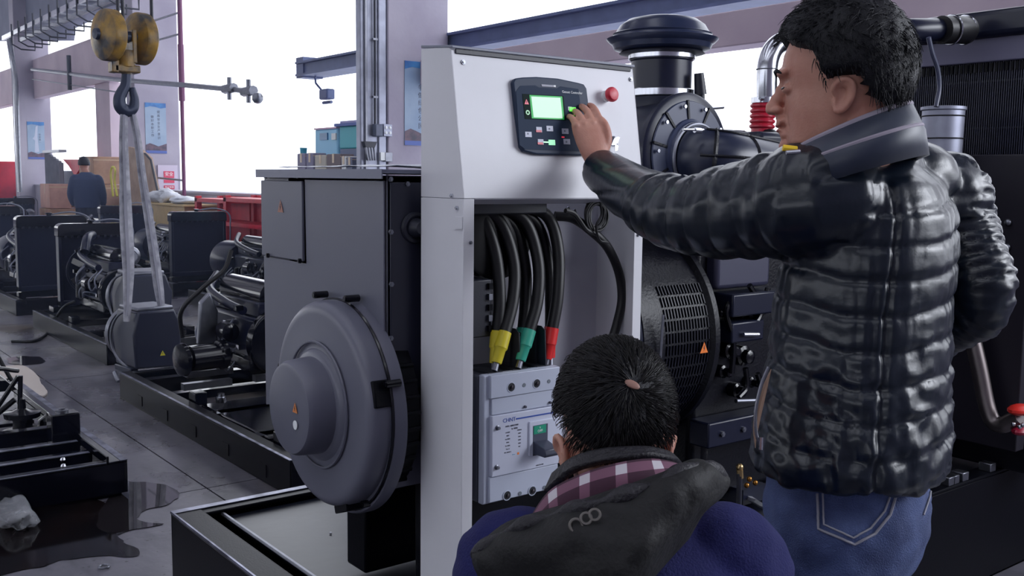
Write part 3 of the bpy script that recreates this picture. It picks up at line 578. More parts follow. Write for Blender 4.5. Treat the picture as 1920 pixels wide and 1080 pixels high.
warning(ctl, onf(987, 191, .0138), (1, 0, 0), fvd, .012, mat('red_alarm_print', (230, 90, 110), .4, emit=.2), 'alarm_symbol')
MB().torus(onf(989.5, 211, .0145), fn, .0042, .0014, 20, 6).build('green_ring_symbol', mat('green_white_print', (190, 240, 200), .4, emit=.3), ctl)
KEY = mat('key_grey', (172, 176, 196), .4)
for i, (x, y, c, g) in enumerate(((990, 252, 0, '^'), (1010, 243, 1, ''), (1030, 241, 0, 'o'), (1059, 246, 0, '+'), (1062, 265.5, 0, 'o'), (1013, 266, 1, ''), (1034, 267, 2, ''))):
    sx = 5.2 if i in (1, 5) else 6
    k = fpoly('key', ((x-sx, y-5), (x+sx, y-4.6), (x+sx+.7, y+5.4), (x-sx+.7, y+5)), .0126, .0012, KEY if c != 2 else mat('lit_green_key', (150, 235, 180), .4, emit=.5))
    if c == 1: fpoly('key_red_band', ((x-sx, y+.5), (x+sx, y+1), (x+sx+.6, y+5.2), (x-sx+.6, y+4.8)), .0139, .0003, mat('red_key_band', (210, 70, 90), .4), k)
    elif g: text(g, .009, CTM, k, fM(x, y, .014), 'key_symbol')
fpoly('green_light_bar', ((1019, 265.3), (1029, 265.8), (1029, 267.8), (1019, 267.3)), .0128, .0006, mat('green_led', (170, 255, 190), .4, emit=1.2))
fpoly('red_light', ((1053, 256), (1058, 256.3), (1058, 258.3), (1053, 258)), .0128, .0006, mat('red_led', (240, 60, 80), .4, emit=.6))
fpoly('small_symbol', ((1065, 200), (1072, 200.5), (1072, 202), (1065, 201.6)), .0128, .0004, WHITE); fpoly('small_symbol', ((1065, 201), (1066.5, 201), (1067, 207), (1065.5, 207)), .0128, .0004, WHITE)
for p_, q_ in (((1073, 205), 1), ((1070, 219), 1)): fpoly('lit_key', ((p_[0]-6, p_[1]-4), (p_[0]+6, p_[1]-3.6), (p_[0]+6.5, p_[1]+4.5), (p_[0]-5.5, p_[1]+4)), .0126, .0014, mat('bright_green_key', (90, 225, 60), .4, emit=.8))
# emergency stop, key switch
es = MB().lathe(onf(1135, 181), fn, [(0, .0135), (.008, .0135), (.009, .010), (.016, .010)], 24).build('stop_button_collar', WHITE, cc)
MB().lathe(onf(1135, 181), fn, [(.014, .012), (.017, .0165), (.022, .0178), (.027, .017), (.0305, .014), (.032, .008), (.0323, .0001)], 32, cap=False).build('stop_button_head', REDP, es, label='red mushroom stop button')
ks = MB().lathe(onf(1150, 265), fn, [(0, .013), (.004, .012), (.006, .007), (.01, .007)], 20).build('key_switch', STEEL, cc)
kp = [onf(*q, w=.02) for q in ((1146, 272), (1150, 262), (1157, 257), (1161, 258), (1158, 265), (1152, 272))]
MB().prism(kp, fn*.002).build('key', STEEL, ks)
kq = [onf(*q, w=.014) for q in ((1153, 270), (1158, 274), (1157, 282), (1152, 283))]; MB().prism(kq, fn*.002).build('key_tag', STEEL, ks)

# inside: black trunking, terminal block
MB().box((PX0+.03, PB_-.06, 1.245), (1.40, PB_-.008, 1.335)).build('cable_trunking', mat('trunking_black', (36, 38, 48), .5), cc, bevel=.004)
MB().lathe((1.38, PB_-.03, 1.30), (0, -1, 0), [(0, .1), (.03, .1), (.034, .092)], 36).build('cable_entry_ring', RUBBER, cc)
tb_ = thing('terminal_block', 'black terminal block mounted behind the left cabinet leg', 'terminal block', (1.26, 1.85, 1.1))
x0, x1 = on('Y', 1.80, 888, 550)[0], on('Y', 1.80, 922, 550)[0]; zt, zb = on('Y', 1.80, 900, 525)[2], on('Y', 1.80, 900, 633)[2]
MB().box((x0-.01, 1.80, zb), (x1, 1.885, zt)).build('block_body', PLAST, tb_, bevel=.003)
for i in range(5): MB().box((x1-.012, 1.793, zb+.012+i*.024), (x1-.002, 1.80, zb+.026+i*.024)).build('terminal', STEELD if i % 2 else BLACKS, tb_)
MB().box((x0, 1.82, zt), (x0+.012, 1.84, zt+.012)).build('clip', PLAST, tb_)
MB().box((PX0+.03, 1.80, 1.352), (1.50, PB_-.008, 1.385)).build('upper_dark_box', MATS['trunking_black'], cc, bevel=.003)  # black box added to fill the dark band under the controller box
# power cables with coloured boots
def cable(name, label, pix, Ys, r, boot, group='thick black cables inside the cabinet', b2=None):
    pts = spl([on('Y', y, *q) for q, y in zip(pix, Ys)], 10); t = thing(name, label, 'cable', tuple(pts[-1]), 0, group)
    MB().tube(pts, r, 14).build('cable_sheath', RUBBER, t)
    if boot is not None:
        e = Vector(pts[-1]); d = (e-Vector(pts[-4])).normalized()
        MB().lathe(e-d*.004, d, [(-.008, r*1.1), (.03, r*1.12), (.034, r*.92), (.062, r*.86), (.066, r*.8)], 16).build('coloured_boot', boot, t)
        MB().lathe(e+d*.06, d, [(0, r*.5), (.02, r*.55)], 10).build('cable_lug', STEELD, t)
    return t
R_ = .0143
cable('power_cable', 'leftmost thick black cable ending in a yellow boot', ((885, 388), (908, 415), (930, 480), (937, 560), (932, 630)), (1.86, 1.84, 1.82, 1.80, 1.79), R_, YEL)
cable('power_cable', 'second thick black cable from the left, entering the yellow boot from the right', ((890, 385), (938, 418), (963, 490), (962, 560), (944, 632)), (1.85, 1.83, 1.81, 1.79, 1.775), R_, YEL)
cable('power_cable', 'third thick black cable from the left ending in the back green boot', ((905, 385), (962, 425), (984, 500), (985, 570), (980, 625)), (1.85, 1.84, 1.83, 1.82, 1.81), R_, TEAL)
cable('power_cable', 'fourth thick black cable from the left ending in the front green boot', ((920, 383), (982, 412), (1008, 485), (1008, 560), (990, 628)), (1.84, 1.82, 1.80, 1.78, 1.77), R_, TEAL)
cable('power_cable', 'fifth thick black cable, half hidden, ending behind the red boot', ((945, 385), (1006, 420), (1029, 500), (1032, 570), (1032, 622)), (1.85, 1.84, 1.83, 1.81, 1.80), R_*.95, RED)
cable('power_cable', 'rightmost thick black cable of the bunch ending in the red boot', ((960, 382), (1024, 403), (1046, 465), (1046, 550), (1034, 624)), (1.84, 1.82, 1.80, 1.78, 1.775), R_, RED)
cable('control_cable', 'single black cable curving down the right of the cabinet', ((1040, 405), (1075, 410), (1112, 436), (1140, 465), (1160, 510), (1166, 560), (1156, 610), (1140, 665), (1130, 760)), (1.82, 1.8, 1.78, 1.78, 1.79, 1.79, 1.79, 1.78, 1.78), .0115, None)
co = thing('coiled_wire', 'coil of thin black wires hanging under the controller box', 'wire coil', tuple(on('Y', 1.77, 1120, 405)))
for i in range(9):
    rr = .029+.0015*math.sin(i*2.1); c = on('Y', 1.765+.004*(i % 3), 1118+3*math.sin(i*1.7), 404+4*math.cos(i*1.3))
    MB().torus(c, (.15*math.sin(i), 1, .12*math.cos(i*2)), rr, .0028, 40, 6, sc=1.15).build('wire_loop', RUBBER, co)
MB().tube(spl([on('Y', 1.76, *q) for q in ((1122, 370), (1128, 400), (1118, 425), (1124, 450), (1140, 455))], 8), .003, 6).build('wire_tail', RUBBER, co)
MB().tube(spl([on('Y', 1.77, *q) for q in ((1060, 395), (1075, 400), (1085, 412), (1100, 432), (1120, 440))], 8), .006, 8).build('wire_tail', RUBBER, co)
for q in ((1064, 388), (1076, 392)): MB().cyl(on('Y', 1.79, *q), on('Y', 1.79, q[0]+5, q[1]+14), .004, n=8).build('crimp', STEEL, co)

# ================================================================ circuit breaker
MX0, MX1, MZ0, MZ1, MY = 1.283, 1.497, .706, 1.0, 1.742
cbk = thing('circuit_breaker', 'light grey moulded circuit breaker with black toggle at the cabinet bottom', 'circuit breaker', (1.39, 1.8, MZ0))
MB().box((MX0-.004, MY+.024, MZ0+.003), (MX1, PB_-.007, MZ1-.003)).build('breaker_base', MCCBD, cbk, bevel=.003)
MB().box((MX0, MY+.008, MZ0), (MX1+.002, MY+.028, MZ1)).build('breaker_cover', MCCB, cbk, bevel=.004)
onb = lambda px, py, w=0.: Vector(on('Y', MY-w, px, py))
zl = lambda px, py: on('Y', MY, px, py)[2]
z1 = zl(935, 746.5)
MB().box((MX0+.014, MY, z1), (MX1, MY+.01, MZ1-.001)).build('upper_cover', MCCB, cbk, bevel=.002)
z2 = zl(938, 777); MB().box((MX0+.02, MY+.003, z2), (MX1, MY+.01, z1-.001)).build('middle_strip', MCCB, cbk, bevel=.001)
z3 = zl(936, 892); MB().box((MX0+.018, MY-.002, z3), (MX1, MY+.01, z2-.0015)).build('name_plate', mat('pale_lilac_plastic', (200, 204, 222), .4), cbk, bevel=.0015)
MB().box((MX0+.014, MY+.001, MZ0+.004), (MX1, MY+.01, z3-.0015)).build('lower_cover', MCCB, cbk, bevel=.002)
HOLE = mat('deep_hole_black', (30, 32, 42), .6)
for q in ((958.5, 726), (1006, 719), (1052, 712), (950.7, 929), (998, 920), (1045, 910)):
    p = onb(*q); MB().torus(p, (0, 1, 0), .0108, .0014, 24, 6).build('terminal_rim', MCCB, cbk); MB().cyl(p-Vector((0, .0006, 0)), p+Vector((0, .001, 0)), .0104, n=24).build('terminal_hole', HOLE, cbk)
    MB().cyl(p-Vector((-.003, .0012, .001)), p, .005, n=12).build('terminal_screw', mat('dim_screw', (90, 84, 90), .4, .5), cbk)
for q in ((982.6, 722), (1029, 715), (975, 925), (1021, 914)): p = onb(*q); MB().cyl(p-Vector((0, .001, 0)), p, .0046, n=14).build('small_plug', mat('plug_grey', (112, 120, 130), .5), cbk)
for q in ((985, 763), (1032, 755)): p = onb(*q); MB().cyl(p-Vector((0, .002, 0)), p+Vector((0, .003, 0)), .0032, n=10).build('cover_screw', MCCBD, cbk)
for q in ((932.6, 802), (931, 876)): p = onb(*q, w=.002); MB().lathe(p, (0, -1, 0), [(-.006, .006), (.002, .006), (.003, .0035), (.008, .0035)], 12).build('side_screw', STEELD, cbk)
a, b = onb(967.5, 785.5, .0022), onb(1060, 769, .0022); MB().prism([(a.x, a.y, a.z-.0016), (b.x, b.y, a.z-.0016), (b.x, b.y, a.z+.0016), (a.x, a.y, a.z+.0016)], (0, -.0006, 0)).build('blue_line', BLUEINK, cbk)
bM = lambda px, py, w=.0022: plane_M(onb(px, py, w), (1, 0, 0), (0, 0, 1))
text('CHNT', .013, BLUEINK, cbk, bM(955, 787.5))
text('NM1-400S/3300', .0055, INK, cbk, bM(960, 798)); text('In 400A', .0055, INK, cbk, bM(965, 803))
for i, s in enumerate(('Ui 800V', '400V', 'Icu 50kA', '50Hz', 'Ics 35kA', 'Cat. A', 'IEC 60947-2')): text(s, .0038, INK, cbk, bM(952, 811+i*6.2))
for i, s in enumerate(('50/60Hz', '380V', '35kA', '690V', '10kA', '40C')): text(s, .0038, INK, cbk, bM(974, 806+i*6.2))
p = onb(971.5, 850, .0022); MB().box((p.x-.0025, p.y-.0005, p.z-.0025), (p.x+.0025, p.y, p.z+.0025)).build('orange_mark', ORANGE, cbk); p = onb(963, 852, .0022); MB().box((p.x-.004, p.y-.0005, p.z-.001), (p.x+.004, p.y, p.z+.001)).build('blue_mark', mat('light_blue_print', (140, 175, 205), .5), cbk)
p0, p1 = onb(990, 789), onb(1052, 855); zt, zb = zl(991, 790), zl(991, 855)
MB().box((p0.x, MY-.006, zb), (p0.x+.10, MY-.001, zt)).build('toggle_plate', mat('toggle_plate_grey', (204, 208, 226), .4), cbk, bevel=.002)
h0, h1 = onb(1000, 796, .0062), onb(1025, 796, .0062); hz0, hz1 = zl(1000, 853), zl(1000, 797)
MB().box((h0.x, MY-.0068, hz0), (h1.x+.003, MY-.006, hz1)).build('toggle_slot', mat('slot_dark', (70, 74, 94), .5), cbk)
gp = MB().box((h0.x+.001, MY-.0078, hz1-.02), (h1.x-.003, MY-.0068, hz1-.001)).build('green_flag', mat('green_flag', (20, 150, 118), .5), cbk)
text('OFF', .0085, WHITE, gp, plane_M(((h0.x+h1.x)/2-.001, MY-.008, hz1-.014), (1, 0, 0), (0, 0, 1))); text('0', .006, WHITE, gp, plane_M(((h0.x+h1.x)/2-.001, MY-.008, hz1-.006), (1, 0, 0), (0, 0, 1)))
hm = zl(1000, 826)
MB().prism([(h0.x+.001, MY-.006, hz0+.004), (h0.x+.001, MY-.006, hm), (h0.x+.001, MY-.048, hm-.012), (h0.x+.001, MY-.05, hm-.024), (h0.x+.001, MY-.046, hm-.03)], (h1.x-h0.x, 0, 0)).build('toggle_lever', mat('lever_dark', (56, 60, 78), .35), cbk, bevel=.002)
text('PUSH TO TRIP', .0035, INK, cbk, bM(1012, 871.5))
for i in range(4): text('6P', .0045, INK, cbk, bM(1040, 806+i*5.6, .0023))
text('L', .011, MCCBD, cbk, bM(935, 728, -.006)); text('L', .011, MCCBD, cbk, bM(930, 935, -.006))
for (xa, xb, dn) in ((952, 978, 0), (1000, 1026, -5)):
    pa = [on('Y', 1.80, xa+2, 715), on('Y', 1.80, xa+2, 640), on('Y', 1.80, xa+5, 614+dn), on('Y', 1.76, xb-6, 616+dn), on('Y', 1.75, xb+1, 640), on('Y', 1.75, xb+2, 712+dn)]
    pa = [Vector(q) for q in pa]; ph = MB(); ph.prism([(pa[0].x, q[0], q[1]) for q in ((1.86, MZ1), (1.86, pa[2].z-.01), (1.85, pa[2].z), (1.78, pa[2].z), (1.765, pa[3].z-.012), (1.76, MZ1))], (.0035, 0, 0)); ph.box((pa[0].x-.006, 1.79, MZ1), (pa[0].x+.026, 1.83, pa[2].z-.012)); ph.build('phase_barrier', PLAST, cbk, bevel=.001)
for i in range(3): MB().box((MX0+.022+.07*i, MY+.02, MZ1-.004), (MX0+.062+.07*i, MY+.08, MZ1+.002)).build('terminal_recess', HOLE, cbk)

# ================================================================ engine behind the cabinet
EY = 2.27
en = thing('engine', 'large dark diesel engine between the control cabinet and the radiator', 'engine', (2.7, EY, BZ))
DK = mat('navy_black_casting', (13, 14, 24), .36, bump=.15, bscale=120, spec=.3); DK2 = mat('navy_black_smooth', (24, 28, 48), .3, spec=.4)
MB().lathe((1.84, EY, .96), (1, 0, 0), [(0, .2), (.02, .33), (.09, .345), (.10, .33), (.14, .322)], 64).build('adapter_ring', DK2, en)
drum = MB().lathe((1.98, EY, .96), (1, 0, 0), [(0, .325), (.07, .325), (.085, .311), (.285, .311), (.295, .328), (.315, .328), (.316, .2)], 64).build('fan_shroud', DK, en)
sl = MB(True); sl.box((-.002, -.002, -.0145), (.002, .0018, .0145)); inv = rootmat(en).inverted(); f0 = None
for ia in range(13):
    a = math.radians(150+ia*6.5)
    for jx in range(15):
        p = Vector((2.085+jx*.0125, EY+math.cos(a)*.3135, .96+math.sin(a)*.3135))
        if f0 is None: f0 = o = sl.build('vent_louvre', mat('louvre_edge', (24, 25, 38), .35, spec=.3), en)
        else: o = f0.copy(); COL.objects.link(o)
        o.matrix_basis = inv @ Matrix.Translation(p) @ Matrix.Rotation(a, 4, 'X')
for i in range(12):
    a = math.radians(120+i*11); MB().cyl((1.93, EY+math.cos(a)*.333, .96+math.sin(a)*.333), (1.915, EY+math.cos(a)*.333, .96+math.sin(a)*.333), .009, n=6).build('ring_bolt', STEELD, en)
pw = on('Y', 1.945, 1320, 652); warning(en, tuple(pw), (1, 0, 0), (0, 0, 1), .034)
MB().tube([(2.03, 1.925, 1.06-.3*0), (2.035, 1.937, .92), (2.03, 1.975, .8)], .004, 6).build('bright_edge', STEELD, en)
MB().box((2.31, 2.06, .5), (3.35, 2.6, 1.36)).build('engine_block', DK, en, bevel=.02)
MB().box((2.36, 2.02, 1.1), (2.62, 2.1, 1.3)).build('side_cover', mat('lilac_grey_casting', (62, 62, 84), .45), en, bevel=.015)
MB().box((2.38, 1.97, 1.02), (2.66, 2.1, 1.09)).build('bracket', DK2, en, bevel=.006)
MB().box((2.4, 2.1, 1.36), (3.3, 2.5, 1.52)).build('cylinder_head', DK, en, bevel=.02)
for i in range(3): MB().box((2.42+.3*i, 2.16, 1.52), (2.68+.3*i, 2.44, 1.60)).build('rocker_cover', DK2, en, bevel=.02)
for q, r in (((1358, 588), .012), ((1395, 585), .016), ((1415, 590), .018), ((1432, 582), .014), ((1400, 565), .012), ((1385, 660), .018), ((1410, 670), .022), ((1372, 700), .014), ((1398, 735), .016), ((1425, 720), .012), ((1415, 630), .014)):
    p = Vector(on('Y', 2.0, *q)); MB().lathe(p+Vector((0, .06, 0)), (0, -1, 0), [(0, r*1.5), (.03, r*1.5), (.034, r), (.055, r), (.06, r*.6)], 14).build('hose_fitting', BLACKG, en)
for i, pts in enumerate((((1405, 535), (1420, 560), (1430, 590)), ((1440, 540), (1432, 570), (1420, 600), (1400, 615)), ((1385, 745), (1400, 725), (1398, 690)), ((1420, 700), (1430, 730), (1440, 745)), ((1370, 560), (1362, 590), (1375, 640), (1372, 700)))):
    MB().tube(spl([on('Y', 1.99, *q) for q in pts], 8), .009, 8).build('fuel_line', BLACKG, en)
MB().box(tuple(on('Y', 1.98, 1372, 640))[:1]+(1.98, on('Y', 1.98, 1372, 645)[2]), (on('Y', 1.98, 1432, 640)[0], 2.06, on('Y', 1.98, 1372, 606)[2])).build('fuel_pump', DK2, en, bevel=.006)
pa, pb = on('Y', 1.97, 1394, 627), on('Y', 1.97, 1422, 627); MB().cyl(pa, pb, .006, n=8).build('bright_rod', STEEL, en)
pa, pb = on('Y', 1.97, 1380, 752), on('Y', 1.97, 1440, 750); MB().cyl(pa, pb, .007, n=8).build('lower_pipe', STEELD, en)
MB().box((2.3, 1.98, .62), (3.4, 2.06, .70)).build('oil_pan_flange', DK2, en, bevel=.006); MB().box((2.35, 2.05, .42), (3.3, 2.55, .63)).build('oil_pan', DK, en, bevel=.03)
bolts('pan_bolt', STEELD, en, [(2.36+.1*i, 1.98, .66) for i in range(9)], (0, -1, 0), .009, .008)
for s in (0, 1): MB().box((2.5+s*.6, 2.0, BZ), (2.62+s*.6, 2.6, .45)).build('engine_mount', DK2, en)
# air filter housing, rain cap, tapered duct
FX, FZ, FY = 2.14, 1.505, 1.95
af = thing('air_filter', 'round dark air filter housing with a mushroom rain cap on its neck', 'air filter', (FX, 2.1, 1.3))
MB().lathe((FX, FY+.30, FZ), (0, -1, 0), [(0, .10), (.01, .138), (.05, .148), (.24, .152), (.27, .158), (.275, .172), (.292, .174), (.298, .165), (.302, .1)], 64).build('filter_housing', DK2, af)
MB().lathe((FX, FY-.002, FZ), (0, -1, 0), [(0, .150), (.004, .148), (.006, .10), (.012, .098), (.016, .092), (.022, .09)], 64).build('filter_lid', mat('slate_lid', (52, 60, 88), .38), af)
for i in range(10):
    a = 2*PI*i/10+.2; M = Matrix.Translation((FX, FY-.008, FZ)) @ Matrix.Rotation(a, 4, 'Y'); MB().box((.098, -.003, -.0035), (.152, .004, .0035), M).build('lid_rib', DK, af)
    p = M @ Vector((.135, -.004, .02)); MB().cyl(p, p-Vector((0, .006, 0)), .0052, n=10).build('lid_screw', STEEL, af)
NY = 2.1; FXN = 2.178
nk = MB().lathe((FXN, NY, FZ+.10), (0, 0, 1), [(0, .10), (.05, .097), (.068, .094), (.072, .089), (.172, .089), (.176, .093), (.27, .093)], 40).build('intake_neck', DK2, af)
for z in (.07, .178): MB().lathe((FXN, NY, FZ+.10+z), (0, 0, 1), [(0, .0965), (.002, .098), (.02, .098), (.022, .0965)], 40).build('band_clamp', STEEL, af)
bxp = Vector((FXN+.05, NY-.11, FZ+.175)); MB().cyl(bxp+Vector((-.01, 0, .06)), bxp, .014, .018, 12).cyl(bxp, bxp-Vector((-.01, 0, .07)), .012, .010, 12).build('restriction_gauge', PLAST, af); MB().cyl(bxp+Vector((.0, 0, -.04)), bxp+Vector((.10, .0, -.03)), .006, n=8).ball(bxp+Vector((.03, -.01, -.05)), .012).build('gauge_fitting', STEEL, af)
cz = FZ+.10+.178
MB().lathe((FXN, NY, cz+.02), (0, 0, 1), [(-.004, .094), (.004, .118), (.010, .140), (.024, .146), (.028, .153), (.036, .161), (.039, .163), (.042, .150), (.050, .143), (.053, .145), (.057, .137), (.078, .124), (.094, .101), (.102, .066), (.105, .0001)], 64, cap=False).build('rain_cap', mat('rain_cap_plastic', (38, 46, 72), .3, spec=.6), af)
MB().lathe((FXN, NY, cz+.012), (0, 0, 1), [(0, .09), (.006, .125), (.01, .12)], 48).build('rain_cap_underside', PLAST, af)
du = thing('intake_duct', 'tapered ribbed plastic duct leaving the filter lid towards the right', 'duct', (2.4, 1.86, 1.45))
dc = [Vector((FX+.01, FY-.02, FZ-.01)), Vector((FX+.015, FY-.05, FZ-.012)), Vector((FX+.05, FY-.085, FZ-.016)), Vector((FX+.13, FY-.10, FZ-.022)), Vector((FX+.25, FY-.10, FZ-.03)), Vector((FX+.38, FY-.095, FZ-.045)), Vector((FX+.5, FY-.09, FZ-.06)), Vector((FX+.62, FY-.05, FZ-.075))]
ds = spl(dc, 8); rr = [(.090-.038*(i/(len(ds)-1))**1.2)+(.0 if i < 6 else 0) for i in range(len(ds))]
MB().tube(ds, rr, 32).build('duct_body', mat('duct_plastic', (34, 40, 62), .33, spec=.6), du)
for k_ in (12, 22, 32, 42): MB().tube([ds[k_]-(ds[k_+1]-ds[k_]).normalized()*.006, ds[k_], ds[k_]+(ds[k_+1]-ds[k_]).normalized()*.006], [rr[k_]+.001, rr[k_]+.005, rr[k_]+.001], 32).build('duct_rib', DK, du)
for a in (-.9, .1, 1.2, 2.3):
    pts = []
    for i in range(8, len(ds)-1):
        sd, u, d = frame(ds[i+1]-ds[i]); pts.append(ds[i]+(sd*math.cos(a)+u*math.sin(a))*(rr[i]+.001))
    MB().tube(pts, .0045, 6).build('duct_spine', DK, du)
MB().torus(dc[0]+Vector((0, -.004, 0)), (0, 1, 0), .094, .006, 48, 8).build('duct_clamp', STEELD, du)
pc = Vector(on('Y', FY-.11, 1300, 244)); MB().cyl(pc-Vector((.04, 0, 0)), pc+Vector((.04, 0, .002)), .0035, n=8).cyl(pc-Vector((-.005, 0, 0)), pc+Vector((.03, 0, 0)), .007, n=8).build('clamp_screw', STEEL, du)
for q in ((1398, 258), (1430, 268)): MB().ball(on('Y', 1.87, *q), .008).build('clip', STEEL, du)
# silver charge pipe with red hose, black hose, radiator pipe
ep = thing('charge_pipe', 'polished elbow pipe rising from the red hose and running right to the radiator', 'pipe', (2.9, 2.3, 1.6))
e0 = [on('Y', 2.3, 1438, 205), on('Y', 2.3, 1438, 150), on('Y', 2.3, 1442, 110), on('Y', 2.3, 1458, 84), on('Y', 2.28, 1490, 74), on('Y', 2.2, 1560, 66), on('Y', 2.05, 1640, 58)]
MB().tube(spl(e0, 10), .036, 28).build('elbow', STEEL, ep)
for z in (130,): MB().torus(on('Y', 2.3, 1438, z), (0, 0, 1), .0365, .002, 32, 6).build('weld_ring', STEELD, ep)
h0 = Vector(on('Y', 2.3, 1428, 250)); hp = [(0, .038)]
for i in range(5): hp += [(.015+i*.018, .038), (.021+i*.018, .045), (.027+i*.018, .045), (.032+i*.018, .038)]
hp += [(.11, .039)]
hb = MB().lathe(h0, (.03, 0, 1), hp, 32).build('red_hose', mat('red_silicone', (196, 44, 66), .3), ep, label='red ribbed silicone hose')
MB().lathe(h0+Vector((.003, 0, .105)), (0, 0, 1), [(0, .041), (.001, .0425), (.02, .0425), (.021, .041)], 32).build('hose_clamp', STEEL, ep); MB().cyl(h0+Vector((-.035, -.03, .118)), h0+Vector((-.055, -.03, .118)), .006, n=8).build('clamp_bolt', STEELD, ep)
MB().lathe(h0+Vector((.0, 0, -.12)), (0, 0, 1), [(0, .05), (.06, .055), (.12, .04)], 24).ball(h0+Vector((-.02, -.05, -.02)), .035).build('turbo_outlet', DK, ep)
bk = thing('black_hose', 'thick black rubber hose with two bright clamps joining the radiator at the top right', 'hose', (3.3, 1.9, 1.95))
q = [on('Y', 2.05, 1655, 59), on('Y', 1.95, 1700, 57), on('Y', 1.9, 1780, 56), on('Y', 1.88, 1815, 56), on('Y', 1.8, 1925, 60)]
MB().tube(spl(q[:4], 8), .04, 24).build('hose_body', DK2, bk); MB().tube(spl([on('Y', 1.895, 1765, 56), on('Y', 1.885, 1790, 56), on('Y', 1.88, 1812, 57)], 6), .048, 24).build('hose_sleeve', RUBBER, bk)
for x in (1783, 1808): a_ = Vector(on('Y', 1.885, x, 56)); MB().torus(a_, Vector(q[3])-Vector(q[2]), .049, .004, 32, 6).build('hose_clamp', STEEL, bk)
MB().tube(spl([on('Y', 1.86, *k_) for k_ in ((1741, 70), (1748, 100), (1758, 130), (1761, 165), (1755, 200))], 8), .008, 10).build('vent_tube', mat('grey_vent_tube', (70, 74, 96), .35), bk)
can = thing('coolant_canister', 'brushed steel canister with black rings in front of the radiator', 'canister', tuple(on('Y', 1.88, 1762, 300)))
c0 = Vector(on('Y', 1.88, 1762, 330)); c1 = Vector(on('Y', 1.88, 1763, 203)); hgt = (c1-c0).length
MB().lathe(c0, (0, 0, 1), [(0, .066), (hgt-.01, .07), (hgt-.006, .075), (hgt+.004, .075), (hgt+.006, .066), (hgt-.01, .06)], 40).build('canister_body', GALV, can)
for z in (hgt-.028, hgt-.105): MB().torus(c0+Vector((0, 0, z)), (0, 0, 1), .071, .0025, 40, 6).build('black_ring', RUBBER, can)
for q in ((1693, 220), (1697, 248), (1710, 252)): MB().ball(on('Y', 1.84, *q), .01).build('fitting', STEEL, can)
MB().tube([on('Y', 1.84, *k_) for k_ in ((1690, 218), (1704, 220))], .004, 6).build('fitting_pin', STEEL, can)
MB().box(tuple(c0+Vector((-.09, .03, -.1))), tuple(c0+Vector((.09, .12, .02)))).build('canister_bracket', DK, can)
# radiator
rdx = 3.62
rd = thing('radiator', 'huge dark radiator with a fine vertical fin core filling the right edge', 'radiator', (rdx+.1, 2.3, BZ))
zc = on('X', rdx, 1700, 130)[2]; RY0, RY1 = 1.60, 2.42
MB().box((rdx+.03, RY0, .5), (rdx+.14, RY1, zc)).build('core_body', mat('radiator_core_dark', (22, 24, 38), .6), rd)
n = 100; cnt = 0; fin = MB(True); fin.box((0, -.0016, 0), (.03, .0016, zc-.52)); f0 = None; inv = rootmat(rd).inverted()
for i in range(n):
    y = RY0+(i+.5)*(RY1-RY0)/n
    if f0 is None: f0 = o = fin.build('fin', mat('fin_paint', (46, 48, 68), .4), rd)
    else: o = f0.copy(); COL.objects.link(o)
    o.matrix_basis = inv @ Matrix.Translation((rdx, y, .52))
for z in np.linspace(.62, zc-.07, 8): MB().box((rdx+.004, RY0, z), (rdx+.02, RY1, z+.006)).build('core_bar', mat('core_bar_paint', (18, 20, 30), .5), rd)
MB().box((rdx-.02, RY0-.02, zc), (rdx+.16, RY1+.02, zc+.085)).build('header_plate', mat('grey_header', (104, 102, 126), .5), rd, bevel=.004)
for i in range(44): 
    y = RY0+(i+.5)*(RY1-RY0)/44
    if i == 0: s0 = o = MB(True).box((0, -.005, -.03), (.004, .005, 0)).build('header_slot', BLACKS, rd)
    else: o = s0.copy(); COL.objects.link(o)
    o.matrix_basis = inv @ Matrix.Translation((rdx-.004, y, zc-.004))
MB().box((rdx-.05, RY0-.05, zc+.085), (rdx+.2, RY1+.02, zc+.18)).build('top_tank', DK2, rd, bevel=.02)
for y in (RY0-.02, RY1-.02): MB().box((rdx-.01, y, BZ), (rdx+.16, y+.04, zc+.085)).build('side_frame', DK, rd)
MB().box((rdx-.02, RY0, BZ), (rdx+.16, RY1, .52)).build('bottom_tank', DK, rd, bevel=.01)
fg = thing('fan_guard', 'dark sheet metal fan guard with round bolt heads in front of the radiator core', 'fan guard', (3.45, 2.2, .9))
zf = on('X', 3.52, 1850, 290)[2]
MB().box((3.5, 1.62, .5), (3.56, 2.42, zf)).build('guard_sheet', mat('purple_black_sheet', (22, 18, 32), .5), fg, bevel=.004)
for q in ((1848, 380), (1890, 417), (1888, 463)): MB().ball(on('X', 3.49, *q), .013, 12).build('bolt_head', STEELD, fg)
xp = thing('exhaust_pipe', 'bright steel pipe bending near the floor at the right edge', 'pipe', (3.45, 1.75, .5))
MB().tube(spl([(3.34, 2.12, 1.12), (3.38, 2.0, 1.10)]+[on('X', 3.40, *q) for q in ((1805, 560), (1820, 620), (1836, 690), (1850, 760), (1862, 790), (1880, 797), (1895, 790), (1912, 782))], 8), .028, 20).build('pipe', mat('warm_dull_steel', (120, 112, 112), .35, .9, var=.2), xp)
rv = thing('red_valve', 'red valve handle and fittings at the end of the bright steel pipe', 'valve', tuple(on('X', 3.4, 1905, 780)))
MB().ball(on('X', 3.4, 1912, 768), .035, 14, (1.6, 1, .55)).build('valve_handle', mat('red_valve_paint', (205, 40, 30), .4), rv); MB().ball(on('X', 3.4, 1912, 808), .025, 12, (1.4, 1, .6)).build('valve_body', mat('dark_red_valve', (150, 20, 50), .4), rv)
for q in ((1900, 795), (1912, 800), (1918, 797)): MB().ball(on('X', 3.36, *q), .008).build('nut', STEEL, rv)
